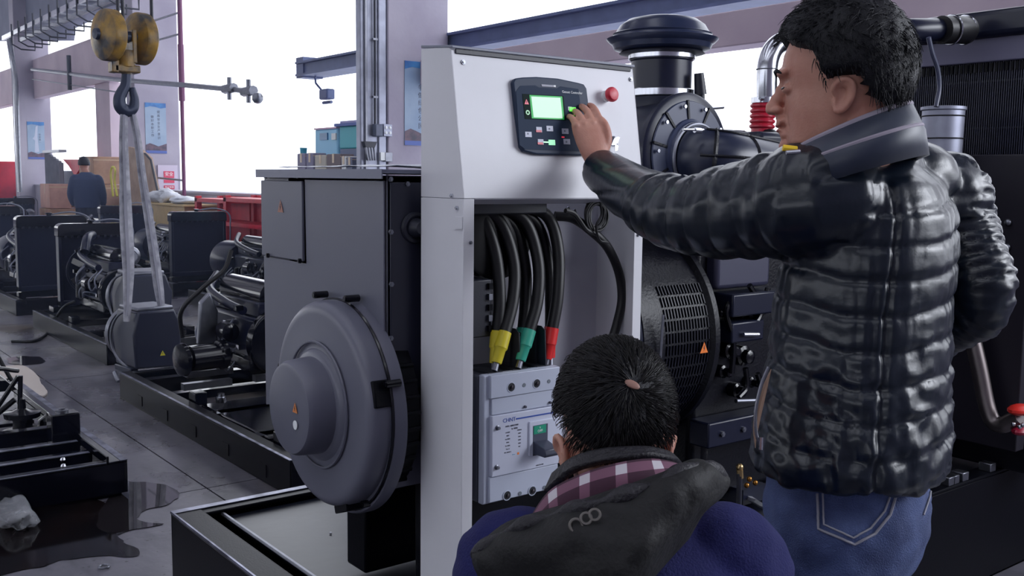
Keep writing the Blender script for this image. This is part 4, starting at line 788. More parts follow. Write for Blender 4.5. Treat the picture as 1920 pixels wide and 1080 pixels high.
# small brass fittings and foil near the squatting man
bf = thing('brass_fitting', 'small brass fittings between the two men low on the base frame', 'fitting', tuple(on('Y', 1.75, 1392, 895)))
MB().cyl((on('Y', 1.75, 1388, 903)[0], 1.75, BZ), on('Y', 1.75, 1387, 878), .008, n=10).build('valve_stem', PLAST, bf); MB().cyl(on('Y', 1.75, 1388, 896), on('Y', 1.75, 1387, 880), .0095, n=10).ball(on('Y', 1.75, 1387, 876), .011).build('brass_valve', mat('brass', (196, 168, 120), .3, 1.), bf)
for q in ((1405, 898), (1416, 905), (1400, 910)): MB().ball(on('Y', 1.75, *q), .008).build('brass_nut', mat('brass_nut', (170, 120, 60), .3, 1.), bf)
tp = thing('steel_tray', 'bright crumpled metal tray edge beside the squatting man', 'tray', tuple(on('Z', .405, 1385, 925)))
k = MB(); rs = []
for i, q in enumerate(((1340, 908), (1360, 912), (1380, 922), (1400, 930), (1420, 942), (1432, 950))):
    p = Vector(on('Z', .418, *q)); a_ = .004*((i % 2)*2-1)+.0+.0; rs.append([p+Vector((0, .04, a_)), p+Vector((0, .03, .012+a_)), p+Vector((0, -.04, a_-.004)), p+Vector((0, -.03, -.014+a_))])
k.rings(rs); k.build('tray_edge', mat('bright_foil', (225, 226, 232), .35, .7), tp)
# small fittings along the right part of the base
for i, q in enumerate(((1775, 862), (1800, 868), (1782, 880), (1850, 872))):
    p = on('Y', 1.74, *q); MB().box((p[0]-.02, 1.715, BZ-.001), (p[0]+.02, 1.76, BZ+.03)).build('base_bracket', STEELD, bpy.data.objects['base_frame'], bevel=.003)
# ================================================================ rows of generator sets in the background
CHR = mat('glossy_black_enamel', (11, 13, 24), .14, coat=.15, spec=.4)
BLU = mat('satin_blue_black', (17, 22, 46), .28, spec=.35)  # distant haze's navy tint is part of this base colour
WIRE = mat('pale_hose', (120, 124, 140), .35)
def skid(t, w, L, h=.16, cross=(.1, .35, .65, .92), plate=True):
    P_ = []
    for x in (0, w-.07):
        xo = x if x == 0 else x+.062
        MB(True).box((x, 0, h-.008), (x+.07, L, h)).box((xo, 0, .006), (xo+.008, L, h-.008)).box((x, 0, 0), (x+.07, L, .008)).build('side_rail', BLACKS, t, bevel=.002); MB(True).box((x-.001, 0, h-.002), (x+.014, L, h+.001)).build('edge_highlight', GLINT, t)  # thin bright strip stands for the rail's gloss highlight
    for y in (0, L-.07): MB(True).box((.008, y, 0), (w-.008, y+.008, h-.008)).box((.008, y, h-.008), (w-.008, y+.06, h-.001)).build('end_rail', CHR, t, bevel=.002)
    for c in cross: MB(True).box((.06, L*c, h-.07), (w-.06, L*c+.08, h-.02)).build('cross_member', CHR, t, bevel=.002)
    for x in (.09, w-.14):
        for y in (.25, L*.55): MB(True).box((x-.01, y, h-.02), (x+.06, y+.1, h+.05)).build('mount_pad', CHR, t, bevel=.004)
def radiator(t, x0, w, y, z0, h, s=1, pr=None):      # s = -1 faces -y
    MB(True).box((x0+.02, y-.03, z0+.04), (x0+w-.02, y+.03, z0+h-.08)).build('radiator_core', CORE, t)
    fr = MB(True).box((x0, y-.05, z0), (x0+.03, y+.05, z0+h-.05)).box((x0+w-.03, y-.05, z0), (x0+w, y+.05, z0+h-.05)).box((x0, y-.05, z0), (x0+w, y+.05, z0+.05)); fr.build('radiator_frame', BLU, t, bevel=.006)
    n = 8; rs = []
    for yy in (-.07, .07):
        pts = [(x0-.005, z0+h-.12)]+[(x0+.045-.05*math.cos(a), z0+h-.045+.045*math.sin(a)) for a in np.linspace(0, PI/2, n)]+[(x0+w-.045+.05*math.sin(a), z0+h-.045+.045*math.cos(a)) for a in np.linspace(0, PI/2, n)]+[(x0+w+.005, z0+h-.12)]
        rs.append([Vector((a, y+yy, b)) for a, b in pts])
    MB(True).rings(rs).build('top_tank', CHR, t, bevel=.008)
    for i in range(9): MB(True).box((x0+.05+i*(w-.1)/9, y-.075, z0+h-.13), (x0+.07+i*(w-.1)/9, y-.06, z0+h-.11)).build('tank_tab', BLU, t)
    MB(True).lathe((x0+w*.48, y, z0+h), (0, 0, 1), [(0, .022), (.012, .022), (.014, .034), (.026, .034), (.03, .02)], 16).build('filler_cap', CHR, t)
    MB(True).tube(spl([(x0+w*.5, y, z0+h+.01), (x0+w*.8, y-.06, z0+h+.035), (x0+w+.03, y-.07, z0+h-.03), (x0+w+.045, y-.07, z0+h-.2), (x0+w+.04, y-.06, z0+h-.45)], 6), .009, 6).build('overflow_hose', WIRE, t)
def engine_bits(t, x, y0, L, z0, seed, w=.42, h=.48):
    r = random.Random(seed); c = x
    MB(True).box((c-w*.32, y0, z0), (c+w*.32, y0+L, z0+h*.62)).build('engine_block', BLU, t, bevel=.02)
    MB(True).box((c-w*.36, y0+.02, z0-.05), (c+w*.36, y0+L-.02, z0+.05)).build('oil_pan', CHR, t, bevel=.02)
    MB(True).box((c-w*.24, y0+.02, z0+h*.62), (c+w*.24, y0+L-.02, z0+h*.82)).build('cylinder_head', BLU, t, bevel=.01)
    MB(True).lathe((c, y0+.03, z0+h*.88), (0, 1, 0), [(0, w*.1), (.02, w*.2), (L-.1, w*.2), (L-.08, w*.1)], 16).build('rocker_cover', CHR, t)
    MB(True).tube(spl([(c-w*.4, y0+.08, z0+h*.72), (c-w*.43, y0+L*.4, z0+h*.78), (c-w*.4, y0+L*.8, z0+h*.9), (c-w*.1, y0+L+.08, z0+h*1.05)], 6), .027, 12).build('intake_manifold', BLU, t)
    MB(True).tube(spl([(c+w*.4, y0+.06, z0+h*.66), (c+w*.44, y0+L*.5, z0+h*.7), (c+w*.42, y0+L*.9, z0+h*.72)], 6), .034, 10).build('exhaust_manifold', CHR, t)
    MB(True).torus((c+w*.44, y0+L*.45, z0+h*.86), (0, 1, 0), .055, .035, 16, 8).lathe((c+w*.44, y0+L*.45-.09, z0+h*.86), (0, 1, 0), [(0, .035), (.09, .05), (.18, .03)], 14).build('turbocharger', STEELD, t)
    MB(True).lathe((c-w*.5, y0+L*.2, z0+h*.42), (0, 1, 0), [(0, .03), (.01, .055), (.12, .055), (.13, .03)], 14).build('charging_alternator', CHR, t)
    MB(True).lathe((c-w*.46, y0+L*.7, z0+h*.08), (0, 0, 1), [(0, .02), (.01, .042), (.13, .042), (.14, .03)], 14).build('oil_filter', CHR, t)
    MB(True).lathe((c-w*.46, y0+L*.5, z0+h*.12), (0, 0, 1), [(0, .02), (.01, .035), (.11, .035), (.12, .03)], 14).build('fuel_filter', BLU, t)
    for i in range(5):
        px, py, pz = c-w*(.36+.12*r.random()), y0+L*r.random(), z0+h*(.2+.6*r.random())
        MB(True).tube(spl([(px, py, pz), (px-.07, py+.08*(r.random()-.5), pz-.08), (px-.05, py+.14*(r.random()-.3), pz-.16), (px+.03, py+.1, pz-.1)], 6), .007, 6).build('fuel_line', WIRE, t)
    for i in range(16):
        px = c+w*(r.random()-.5)*.9; py = y0+L*r.random(); pz = z0+h*(.15+.8*r.random()); 
        if abs(px-c) < w*.3 and pz < z0+h*.8: px = c-w*.34
        k = MB(True); q = r.random()
        if q < .4: k.cyl((px, py, pz), (px-.035, py, pz), .014, .01, 8)
        elif q < .7: k.ball((px-.01, py, pz), .02, 8)
        else: k.box((px-.035, py, pz), (px+.01, py+.04, pz+.03))
        k.build('fitting', STEEL if r.random() < .45 else CHR, t)
    MB(True).torus((c-w*.42, y0+L*.35, z0+h*.2), (.4, .3, 1), .07, .006, 24, 6).build('coiled_hose', WIRE, t)
    MB(True).lathe((c, y0-.05, z0+h*.3), (0, 1, 0), [(0, .19), (.02, .2), (.06, .2), (.08, .15)], 32).build('flywheel_housing', CHR, t)
def fan(t, x, y, z, r=.2):
    k = MB(True); k.cyl((x, y-.03, z), (x, y+.03, z), .05, n=16)
    for i in range(6):
        M = Matrix.Translation((x, y, z)) @ Matrix.Rotation(i*PI/3, 4, 'Y') @ Matrix.Rotation(.5, 4, 'Z'); k.box((-.03, -.004, .04), (.03, .004, r), M)
    k.build('cooling_fan', CHR, t); MB(True).torus((x, y, z), (0, 1, 0), r+.02, .01, 32, 6).build('fan_ring', BLU, t)
def genset(label, loc, near_rad=True, L=2.3, w=.8, seed=1, alt=False, group='generator sets on skids in the hall'):
    t = thing('generator_set', label, 'generator', loc, 0, group); skid(t, w, L)
    if near_rad:
        radiator(t, .08, .68, .28, .22, .78); engine_bits(t, w/2, .75, .8, .30, seed); fan(t, w/2, .55, .55)
        MB(True).box((.1, .2, .16), (.68, .36, .22)).build('radiator_mount', CHR, t)
        MB(True).lathe((w/2, 1.62, .5), (0, 1, 0), [(0, .2), (.05, .22), (.42, .22), (.48, .1)], 28).build('alternator_body', BLU, t)
    else:
        radiator(t, .17, .62, L-.28, .22, .76); engine_bits(t, w/2, L-1.35, .8, .30, seed); fan(t, w/2, L-.45, .55)
        MB(True).box((.1, L-.36, .16), (.68, L-.2, .22)).build('radiator_mount', CHR, t)
        MB(True).tube(spl([(w/2, L-.5, 1.0-.12), (w/2-.1, L-.7, .86), (w/2-.15, L-.8, .75)], 6), .04, 12).build('upper_hose', BLU, t)
        if alt: small_alt(t, (w/2+.02, L-1.75, .42), .9)
    return t
def small_alt(t, c, s=1., tilt=0, local=True):
    M = Matrix.Translation(c) @ Matrix.Scale(s, 4) @ Matrix.Rotation(tilt, 4, 'Y'); tr = lambda p: M @ Vector(p)
    def bl(mb, n, m_, **k):
        mb.v = [tuple(M @ Vector(v)) for v in mb.v]; return mb.build(n, m_, t, **k)
    GY = mat('alternator_slate', (40, 44, 62), .35, bump=.05, bscale=200)
    bl(MB(local).lathe((0, -.26, 0), (0, 1, 0), [(0, .08), (.01, .17), (.06, .19), (.40, .19), (.44, .21), (.47, .21)], 36), 'alternator_barrel', GY)
    bl(MB(local).lathe((0, .20, 0), (0, 1, 0), [(0, .23), (.03, .235), (.05, .235), (.055, .19)], 40), 'bell_housing_flange', STEELD)
    bl(MB(local).prism([(-.20, -.27, -.23), (.18, -.27, -.25), (.21, -.27, .08), (.15, -.27, .24), (-.17, -.27, .24), (-.215, -.27, .05)], (0, .4, 0)), 'alternator_box', GY, bevel=.015)
    bl(MB(local).box((-.16, -.24, .235), (.15, .12, .27)), 'terminal_lid', STEELD, bevel=.01)
    wc = tr((.03, -.272, -.12)); warning(t, rootmat(t) @ wc if local else wc, (1, 0, 0), (0, 0, 1), .045*s, YSTK, 'warning_sticker')
    bl(MB(local).torus((-.17, -.14, 0), (1, .35, 0), .24, .012, 32, 6, PI*.55, PI*1.5), 'guard_strap', STEELD)
    bl(MB(local).box((-.22, -.2, -.28), (-.15, .1, -.23)), 'foot', GY, bevel=.006); bl(MB(local).box((.12, -.2, -.28), (.19, .1, -.23)), 'foot', GY, bevel=.006)
A0 = (2.16, 0, 0)
genset('engine with a grey alternator on a long skid behind the left sling', (2.16, 7.75, 0), False, 2.35, .85, 3, True)
genset('black generator set with its dark radiator face towards us, third on the left row', (2.2, 11.0, 0), True, 2.4, .8, 5)
genset('generator set at the far left edge behind the third set of the left row', (2.3, 14.6, 0), True, 2.3, .8, 6)
genset('set with a broad dark radiator face right of the two slings', (4.05, 11.75, 0), True, 2.3, .75, 7)
genset('generator set whose radiator shows just left of the large alternator', (3.98, 8.75, 0), True, 2.3, .75, 8)
genset('set in the right row directly behind the two slings', (4.0, 14.5, 0), True, 1.9, .75, 9)
genset('set with a rounded bright radiator top in front of the far worker', (3.72, 18.6, 0), False, 2.3, .75, 10)
genset('farthest generator set seen at the left below the small blue poster', (3.7, 22.6, 0), False, 2.3, .75, 11)

# long skid in front of the alternator, with an engine being assembled
t = thing('assembly_skid', 'long black skid with a part-built engine beside the large alternator', 'skid', (1.9, 4.05, 0))
skid(t, .95, 2.5, .17, (.06, .22, .45, .7, .9))
for i in range(5): MB(True).box((-.004, .25+i*.45, .03), (.0, .33+i*.45, .09)).build('rail_slot', BLACKS, t)
MB(True).box((.12, .5, .12), (.75, 1.4, .15)).build('drip_tray', CHR, t, bevel=.01)
for x, y in ((.15, 1.75), (.6, 1.75), (.3, 2.1)): MB(True).box((x, y, .16), (x+.3, y+.05, .20)).build('bright_bar', STEELD, t)
engine_bits(t, .66, 1.55, .75, .30, 21, .46, .46)
s_ = MB(True).lathe((.10, 1.68, .36), (1, .15, 0), [(0, .05), (.01, .095), (.03, .10), (.04, .06), (.06, .06), (.065, .078), (.24, .078), (.25, .088), (.29, .088), (.30, .05)], 28); s_.build('starter_motor', CHR, t)
MB(True).lathe((.40, 1.72, .36), (1, .15, 0), [(0, .03), (.01, .04), (.03, .03)], 16).build('starter_nut', STEEL, t)
MB(True).prism([(.3, 1.9, .4), (.42, 1.9, .4), (.43, 1.9, .6), (.38, 1.9, .72), (.32, 1.9, .66)], (0, .05, 0)).build('pale_bracket', STEELD, t, bevel=.01)
MB(True).tube(spl([(.22, 1.95, .45), (.2, 1.9, .62), (.32, 1.85, .76), (.45, 1.85, .86), (.5, 1.85, .98)], 8), .014, 8).build('bent_hose', RUBBER, t)
for q in ((.2, 1.3), (.5, 1.0), (.75, 1.6), (.55, .4)): MB(True).lathe((q[0], q[1], .17), (0, 0, 1), [(0, .03), (.03, .03), (.031, .02), (.05, .02)], 14).build('standing_bolt', STEEL, t)

# alternator being lowered on slings
ha = thing('hanging_alternator', 'slate alternator with a yellow triangle hanging from two slings above the floor', 'alternator', (2.2, 6.95, .06), .12)
small_alt(ha, (.09, .22, .235), .84)
MB(True).tube(spl([(-.17, .02, .0), (-.2, 0, -.02), (-.2, .06, .03)], 4), .015, 8).build('steel_foot', STEELD, ha)
HX = [on('Y', 7.15, *q) for q in ((238, 205), (236, 30))]
hk = thing('hook_block', 'worn yellow crane hook block with two sheaves and a dark hook', 'crane hook', tuple(on('Y', 7.15, 238, 205)))
def sheave(px, py, rx, dy):
    c = Vector(on('Y', 7.15+dy, px, py)); r = (Vector(on('Y', 7.15+dy, px, py-49))-c).length; ax = Vector((.93, -.1, .0)).normalized(); ax = Vector((-.974, -.227, 0)).normalized()
    MB().lathe(c-ax*.045, ax, [(0, r*.3), (.0, r*.93), (.012, r), (.075, r), (.086, r*.965), (.094, r*.86), (.108, r*.55), (.114, r*.3), (.125, r*.2), (.126, .0001)], 40, cap=False).build('sheave_cover', HOOKY, hk)
    MB().lathe(c+ax*.08, ax, [(0, .04), (.02, .035), (.024, .0001)], 16, cap=False).build('sheave_pin', HOOKB, hk); return c
s1 = sheave(204, 66, 0, -.05); s2 = sheave(263, 73, 0, .06)
pA = [Vector(on('Y', 7.15, *q)) for q in ((228, 58), (258, 56), (258, 116), (240, 120), (228, 112))]
MB().cyl(on('Y', 7.15, 215, 66), on('Y', 7.15, 258, 70), .035, n=14).build('axle', HOOKB, hk)
MB().prism([on('Y', 7.1, *q) for q in ((248, 55), (257, 56), (258, 118), (250, 118))], (0, .1, 0)).build('side_plate', HOOKY, hk, bevel=.006)
MB().prism([on('Y', 7.1, *q) for q in ((210, 114), (224, 112), (224, 136), (211, 134))], (0, .1, 0)).build('side_plate', HOOKY, hk, bevel=.006)
MB().lathe(on('Y', 7.15, 237, 139), (0, 0, 1), [(0, .035), (.04, .045), (.05, .06), (.13, .065), (.16, .055)], 20).build('swivel', HOOKY, hk)
MB().box(tuple(Vector(on('Y', 7.15, 211, 135))+Vector((0, -.05, 0))), tuple(Vector(on('Y', 7.15, 260, 124))+Vector((0, .07, 0)))).build('yoke', HOOKY, hk, bevel=.01)
hp = [on('Y', 7.15, *q) for q in ((237, 138), (235, 160), (229, 172), (224, 185), (226, 200), (237, 208), (249, 203), (252, 188), (249, 172), (248, 164))]
MB().tube(spl(hp, 6), [.046-.03*abs(i/54-.5)*(1 if i < 28 else 1.7) for i in range(55)], 14).build('hook', HOOKB, hk)
for i, px in enumerate((222, 231, 285)):
    a_ = Vector(on('Y', 7.15, px, 50)); b_ = a_+Vector((0, 0, 5.9-a_.z)); MB().cyl(a_, b_, .012, n=8).build('wire_rope', PLAST, hk)
def strap(name, label, pts, wds, yy):
    t = thing(name, label, 'lifting sling', tuple(on('Y', 7.15, *pts[-1])), 0, 'grey webbing slings on the crane hook'); k = MB(); rs = []
    P_ = spl([(p[0], p[1], w_) for p, w_ in zip(pts, wds)], 8)
    for p in P_:
        y = 7.15-.02+(7.0-7.15)*max(0, (p[1]-400)/220)+yy*.02; a = Vector(on('Y', y, p[0]-p[2]/2, p[1])); b = Vector(on('Y', y, p[0]+p[2]/2, p[1])); m_ = (a+b)/2+Vector((0, -.010, 0)); rs.append([a, m_, b, b+Vector((0, .01, 0)), m_+Vector((0, .016, 0)), a+Vector((0, .01, 0))])
    k.rings(rs); k.build('webbing', WEB, t, smooth=60)
    k = MB(); rs = []
    for p in P_[2:-2]:
        y = 7.15-.045+(7.0-7.15)*max(0, (p[1]-400)/220)+yy*.02; a = Vector(on('Y', y, p[0]-p[2]*.12, p[1])); b = Vector(on('Y', y, p[0]+p[2]*.12, p[1])); rs.append([a, b, b+Vector((0, .012, 0)), a+Vector((0, .012, 0))])
    k.rings(rs); k.build('webbing_stripe', mat('darker_webbing', (150, 150, 162), .9), t)
strap('lifting_sling', 'left grey webbing sling hanging straight from the crane hook', ((233, 200), (232, 260), (234, 330), (237, 420), (241, 500), (240, 560), (238, 603)), (13, 16, 19, 24, 22, 16, 12), 0)
strap('lifting_sling', 'right grey webbing sling slanting from the crane hook to the lower alternator', ((246, 198), (258, 260), (267, 330), (278, 400), (290, 480), (298, 540), (305, 592)), (12, 14, 15, 17, 18, 18, 10), 1)

# front left skid
LX, LY = 1.325, 4.49
t = thing('bare_skid', 'bare black steel skid with bright channel beams at the lower left', 'skid', (LX-1.2, LY, 0))
X0 = LX-2.4
MB().box((LX-.09, LY, .155), (LX, LY+2.25, .168)).box((LX-.012, LY, .02), (LX, LY+2.25, .157)).box((LX-.09, LY, .155), (LX-.078, LY+2.25, .195)).build('side_rail', CHR, t, bevel=.003); MB().box((LX-.03, LY, .167), (LX+.001, LY+2.25, .1695)).box((X0, LY+.001, .1655), (LX-.02, LY+.012, .1675)).box((X0, LY+.22, .164), (LX-.1, LY+.25, .1665)).box((X0, LY+.42, .174), (LX-.1, LY+.45, .1765)).build('edge_highlight', GLINT, t)  # highlights on rail and beam tops added as bright strips
MB().box((X0, LY, .02), (LX-.012, LY+.012, .164)).box((X0, LY, .155), (LX-.09, LY+.06, .166)).build('end_rail', CHR, t, bevel=.003)
for y, h in ((LY+.22, .165), (LY+.42, .175), (LY+.72, .185)): MB().box((X0, y, .1), (LX-.09, y+.015, h)).box((X0, y, h-.01), (LX-.09, y+.07, h)).build('channel_beam', CHR, t, bevel=.003)
MB().box((X0, LY+2.19, .1), (LX, LY+2.25, .168)).build('end_rail', CHR, t, bevel=.003)
MB().box((X0, LY+1.35, .07), (LX-.09, LY+1.43, .09)).build('channel_beam', CHR, t, bevel=.003)
for i in range(3): MB().box((X0+.02+i*.8, LY+.02, 0), (X0+.14+i*.8, LY+.14, .03)).build('foot_pad', CHR, t)
MB().box((LX-.14, LY+.03, 0), (LX-.02, LY+.14, .03)).build('foot_pad', CHR, t)
p = on('Z', .17, 122, 818); MB().box((p[0]-.07, p[1]-.05, .12), (p[0]+.06, p[1]+.05, .29)).build('post', CHR, t, bevel=.006); MB().lathe((p[0]-.01, p[1], .29), (0, 0, 1), [(0, .03), (.012, .03), (.014, .015), (.02, .015)], 12).build('post_bolt', STEELD, t)
for q in ((118, 862), (119, 874)): a_ = on('Z', .17, *q); MB().ball(a_, .012, 8).build('bolt_head', STEEL, t)
mo = thing('rubber_mount', 'round steel anti-vibration mount with struts standing on the left skid', 'engine mount', tuple(on('Z', .1, 43, 812)))
b0 = Vector(on('Z', .10, 43, 812))
MB().lathe(b0, (0, 0, 1), [(0, .10), (.015, .10), (.018, .05), (.06, .045), (.08, .05), (.085, .085), (.11, .09), (.115, .05), (.13, .02), (.18, .018), (.182, .03)], 24).build('mount_body', BLACKG, mo)
MB().cyl(b0+Vector((-.03, 0, .18)), b0+Vector((-.22, .05, .02)), .014, n=8).cyl(b0+Vector((-.01, 0, .12)), b0+Vector((.0, .0, .30)), .012, n=8).cyl(b0+Vector((-.01, 0, .30)), b0+Vector((-.17, .1, .02)), .012, n=8).build('strut', BLACKG, mo)
MB().tube(spl([b0+Vector((.02, .15, .3)), b0+Vector((-.12, .1, .33)), b0+Vector((-.28, .1, .26)), b0+Vector((-.36, .1, .1))], 6), .012, 8).build('bent_rod', BLACKG, mo)
MB().lathe(b0+Vector((.14, .02, -.02)), (0, 0, 1), [(0, .06), (.03, .065), (.07, .06), (.10, .02)], 18).build('side_mount', BLACKG, mo)
MB().lathe(b0+Vector((-.06, -.12, -.03)), (0, 0, 1), [(0, .035), (.05, .035), (.055, .02), (.08, .02)], 14).build('nut', STEELD, mo)
# ================================================================ people
SKIN = mat('warm_skin', (196, 146, 128), .5, rgb2=(178, 122, 106), vscale=14, bump=.08, bscale=260)
SKIN.node_tree.nodes['Principled BSDF'].inputs['Subsurface Weight'].default_value = .08
HAIRM = mat('black_hair', (13, 14, 24), .5, spec=.3, var=.3, vscale=120, bump=.3, bscale=500)
def V(*a): return Vector(a) if len(a) > 1 else Vector(a[0])
def xyz(M, p): return M @ Vector(p)
def ell(mb, M, c, r, n=20):
    vs = MB(); vs.ball((0, 0, 0), 1, n); mb.add([M @ Vector((c[0]+v[0]*r[0], c[1]+v[1]*r[1], c[2]+v[2]*r[2])) for v in vs.v], vs.f)
def limb(mb, pts, rs, n=18, flat=None):
    pts = [Vector(p) for p in pts]; rings = []; u = None
    P_ = spl(pts, 6); m = len(pts)-1
    for i, p in enumerate(P_):
        t = i/6; k = min(int(t), m-1); r = rs[k]+(rs[k+1]-rs[k])*(t-k); d = (P_[min(i+1, len(P_)-1)]-P_[max(i-1, 0)]).normalized()
        if u is None: _, u, _ = frame(d, flat)
        sd = d.cross(u).normalized(); u = sd.cross(d).normalized(); fl = .62 if flat is not None and flat is not False and len(rs) == 99 else 1
        rings.append([p+(sd*math.cos(a)+u*math.sin(a)*fl)*r for a in (-2*PI*j/n for j in range(n))])
    a, b = P_[0], P_[-1]; da = (P_[0]-P_[1]).normalized(); db = (P_[-1]-P_[-2]).normalized()
    c0 = [a+da*rs[0]*.6+(q-a)*.72 for q in rings[0]]; c1 = [b+db*rs[-1]*.6+(q-b)*.72 for q in rings[-1]]
    c00 = [a+da*rs[0]*.95+(q-a)*.2 for q in rings[0]]; c11 = [b+db*rs[-1]*.95+(q-b)*.2 for q in rings[-1]]
    mb.rings([c00, c0]+rings+[c1, c11])
def torso_rings(mb, levels, n=40):        # level: centre, right vec, front vec, half width, half depth
    mb.rings([[c+R*(w*math.copysign(abs(math.cos(a))**.85, math.cos(a)))+F*(d*math.copysign(abs(math.sin(a))**.9, math.sin(a))) for a in (2*PI*j/n for j in range(n))] for c, R, F, w, d in levels])
def smooth_levels(levels, k=5):
    out = []
    for i in range(len(levels)-1):
        for j in range(k):
            t = j/k; t = t; a, b = levels[i], levels[i+1]; out.append(tuple(a[q]*(1-t)+b[q]*t for q in range(5)))
    return out+[levels[-1]]
def head_pieces(mb, M):                   # local: +y face, +x the head's right, z up, origin head centre (eye line)
    # cranium and face volume as one lofted set of slices
    sl = [(-.118, .030, .028, .052), (-.108, .040, .012, .076), (-.095, .049, -.01, .088), (-.078, .056, -.045, .089), (-.06, .061, -.066, .089), (-.04, .066, -.078, .088), (-.02, .069, -.087, .088), (0, .072, -.094, .086), (.02, .075, -.098, .09), (.04, .077, -.099, .091), (.06, .076, -.097, .087), (.08, .07, -.089, .077), (.1, .056, -.072, .058), (.114, .034, -.046, .032), (.119, .012, -.02, .008)]
    rings = []
    for z, hw, yb, yf in sl:
        c = (yb+yf)/2; d = (yf-yb)/2; rings.append([M @ V(hw*math.cos(a)*(1 if math.sin(a) < 0 else 1-.10*math.sin(a)**4), c+d*math.sin(a), z) for a in (2*PI*j/36 for j in range(36))])
    mb.rings(rings)
    ell(mb, M, (0, .084, .030), (.045, .014, .012)); ell(mb, M, (.03, .0775, .030), (.022, .011, .008)); ell(mb, M, (-.03, .0775, .030), (.022, .011, .008))
    for s in (-1, 1): ell(mb, M, (s*.040, .03, -.075), (.013, .032, .020))
    for z, y, r in ((.018, .088, .0085), (.004, .094, .0095), (-.010, .101, .011), (-.022, .107, .0125)): ell(mb, M, (0, y, z), (r, r*1.1, .012))
    ell(mb, M, (0, .109, -.028), (.0135, .0125, .011)); 
    for s in (-1, 1): ell(mb, M, (s*.012, .100, -.031), (.008, .011, .0075))
    ell(mb, M, (0, .091, -.052), (.025, .012, .008)); ell(mb, M, (0, .093, -.044), (.012, .012, .011)); ell(mb, M, (0, .096, -.058), (.022, .008, .0055)); ell(mb, M, (0, .094, -.069), (.019, .009, .006)); ell(mb, M, (0, .088, -.078), (.02, .01, .012)); ell(mb, M, (0, .083, -.1), (.022, .018, .018))
    for s in (-1, 1): ell(mb, M, (s*.030, .0765, .004), (.0145, .0105, .0095))
def ear(parent, M, s, sc=1.0, tint=SKIN):
    Me = M @ Matrix.Translation((s*.072, -.012, -.020)) @ Matrix.Rotation(-s*.42, 4, 'Z') @ Matrix.Rotation(s*.10, 4, 'Y') @ Matrix.Scale(sc, 4)
    mb = MB()
    he = [(0, .012, .002), (s*.006, .017, .016), (s*.009, .010, .029), (s*.012, -.004, .034), (s*.013, -.017, .028), (s*.013, -.022, .013), (s*.011, -.019, -.004), (s*.008, -.011, -.018), (s*.006, -.001, -.029), (s*.003, .008, -.032), (0, .011, -.022), (0, .012, -.01)]
    mb.tube([Me @ p for p in spl([V(*p) for p in he], 5)], [.0042+.0014*math.sin(i/55*PI) for i in range(56)], 10)
    an = [(s*.002, .005, .018), (s*.007, -.003, .023), (s*.010, -.012, .018), (s*.010, -.013, .004), (s*.007, -.008, -.010), (s*.004, .002, -.019)]
    mb.tube([Me @ p for p in spl([V(*p) for p in an], 5)], .0028, 8)
    ell(mb, Me, (s*.000, -.003, .003), (.0030, .017, .028)); ell(mb, Me, (s*.002, .011, -.004), (.005, .004, .006)); ell(mb, Me, (s*.004, .004, -.029), (.0045, .009, .008))
    ell(mb, Me, (s*-.002, 0, 0), (.004, .012, .02)); return mb
def hand_pieces(mb, wrist, palm_dir, back_n, side, curl, L=.185, thumb=True, tips=None, spread=.1):
    # palm_dir towards fingers, back_n out of the back of the hand, side = +1/-1 thumb side along (palm_dir x back_n)
    d = Vector(palm_dir).normalized(); n = Vector(back_n); n = (n-d*n.dot(d)).normalized(); s = d.cross(n).normalized()*side
    w = Vector(wrist); k = L/.185
    rings = []
    for t, hw, hd in ((-.02, .027, .021), (.0, .028, .02), (.02, .034, .018), (.045, .039, .0165), (.07, .041, .015), (.088, .040, .012), (.095, .036, .008)):
        rings.append([w+d*t*k+s*hw*k*math.cos(a)+n*hd*k*math.sin(a) for a in (2*PI*j/20 for j in range(20))])
    mb.rings(rings)
    for i, (off, ln, r) in enumerate(((.030, .072, .0085), (.010, .080, .0088), (-.011, .074, .0084), (-.030, .058, .0074))):
        b = w+d*.083*k+s*off*k+n*.002; c = curl[i]; ff = (d+s*off*spread*30*.1).normalized()
        dirs = []; ang = 0
        pts = [b-d*.03*k, b]; p = b.copy()
        for j, seg in enumerate((.46, .30, .24)):
            ang += c[j]; dd = ff*math.cos(ang)-n*math.sin(ang); p = p+dd*ln*k*seg; pts.append(p.copy())
        limb(mb, pts, [r*k, r*1.05*k, r*.98*k, r*.9*k, r*.72*k], 12)
        ell(mb, Matrix.Translation(b+n*.004*k), (0, 0, 0), (r*1.05*k,)*3, 12)
    tb0 = w+d*.02*k+s*.024*k-n*.004*k
    tp = [tb0, tb0+d*.03*k+s*.018*k-n*.004, tb0+d*.058*k+s*.026*k-n*.008, tb0+d*.084*k+s*.024*k-n*.016] if thumb is True else [Vector(q) for q in thumb(w, d, n, s)]
    limb(mb, tp, [.014*k, .0125*k, .0105*k, .0085*k], 12)
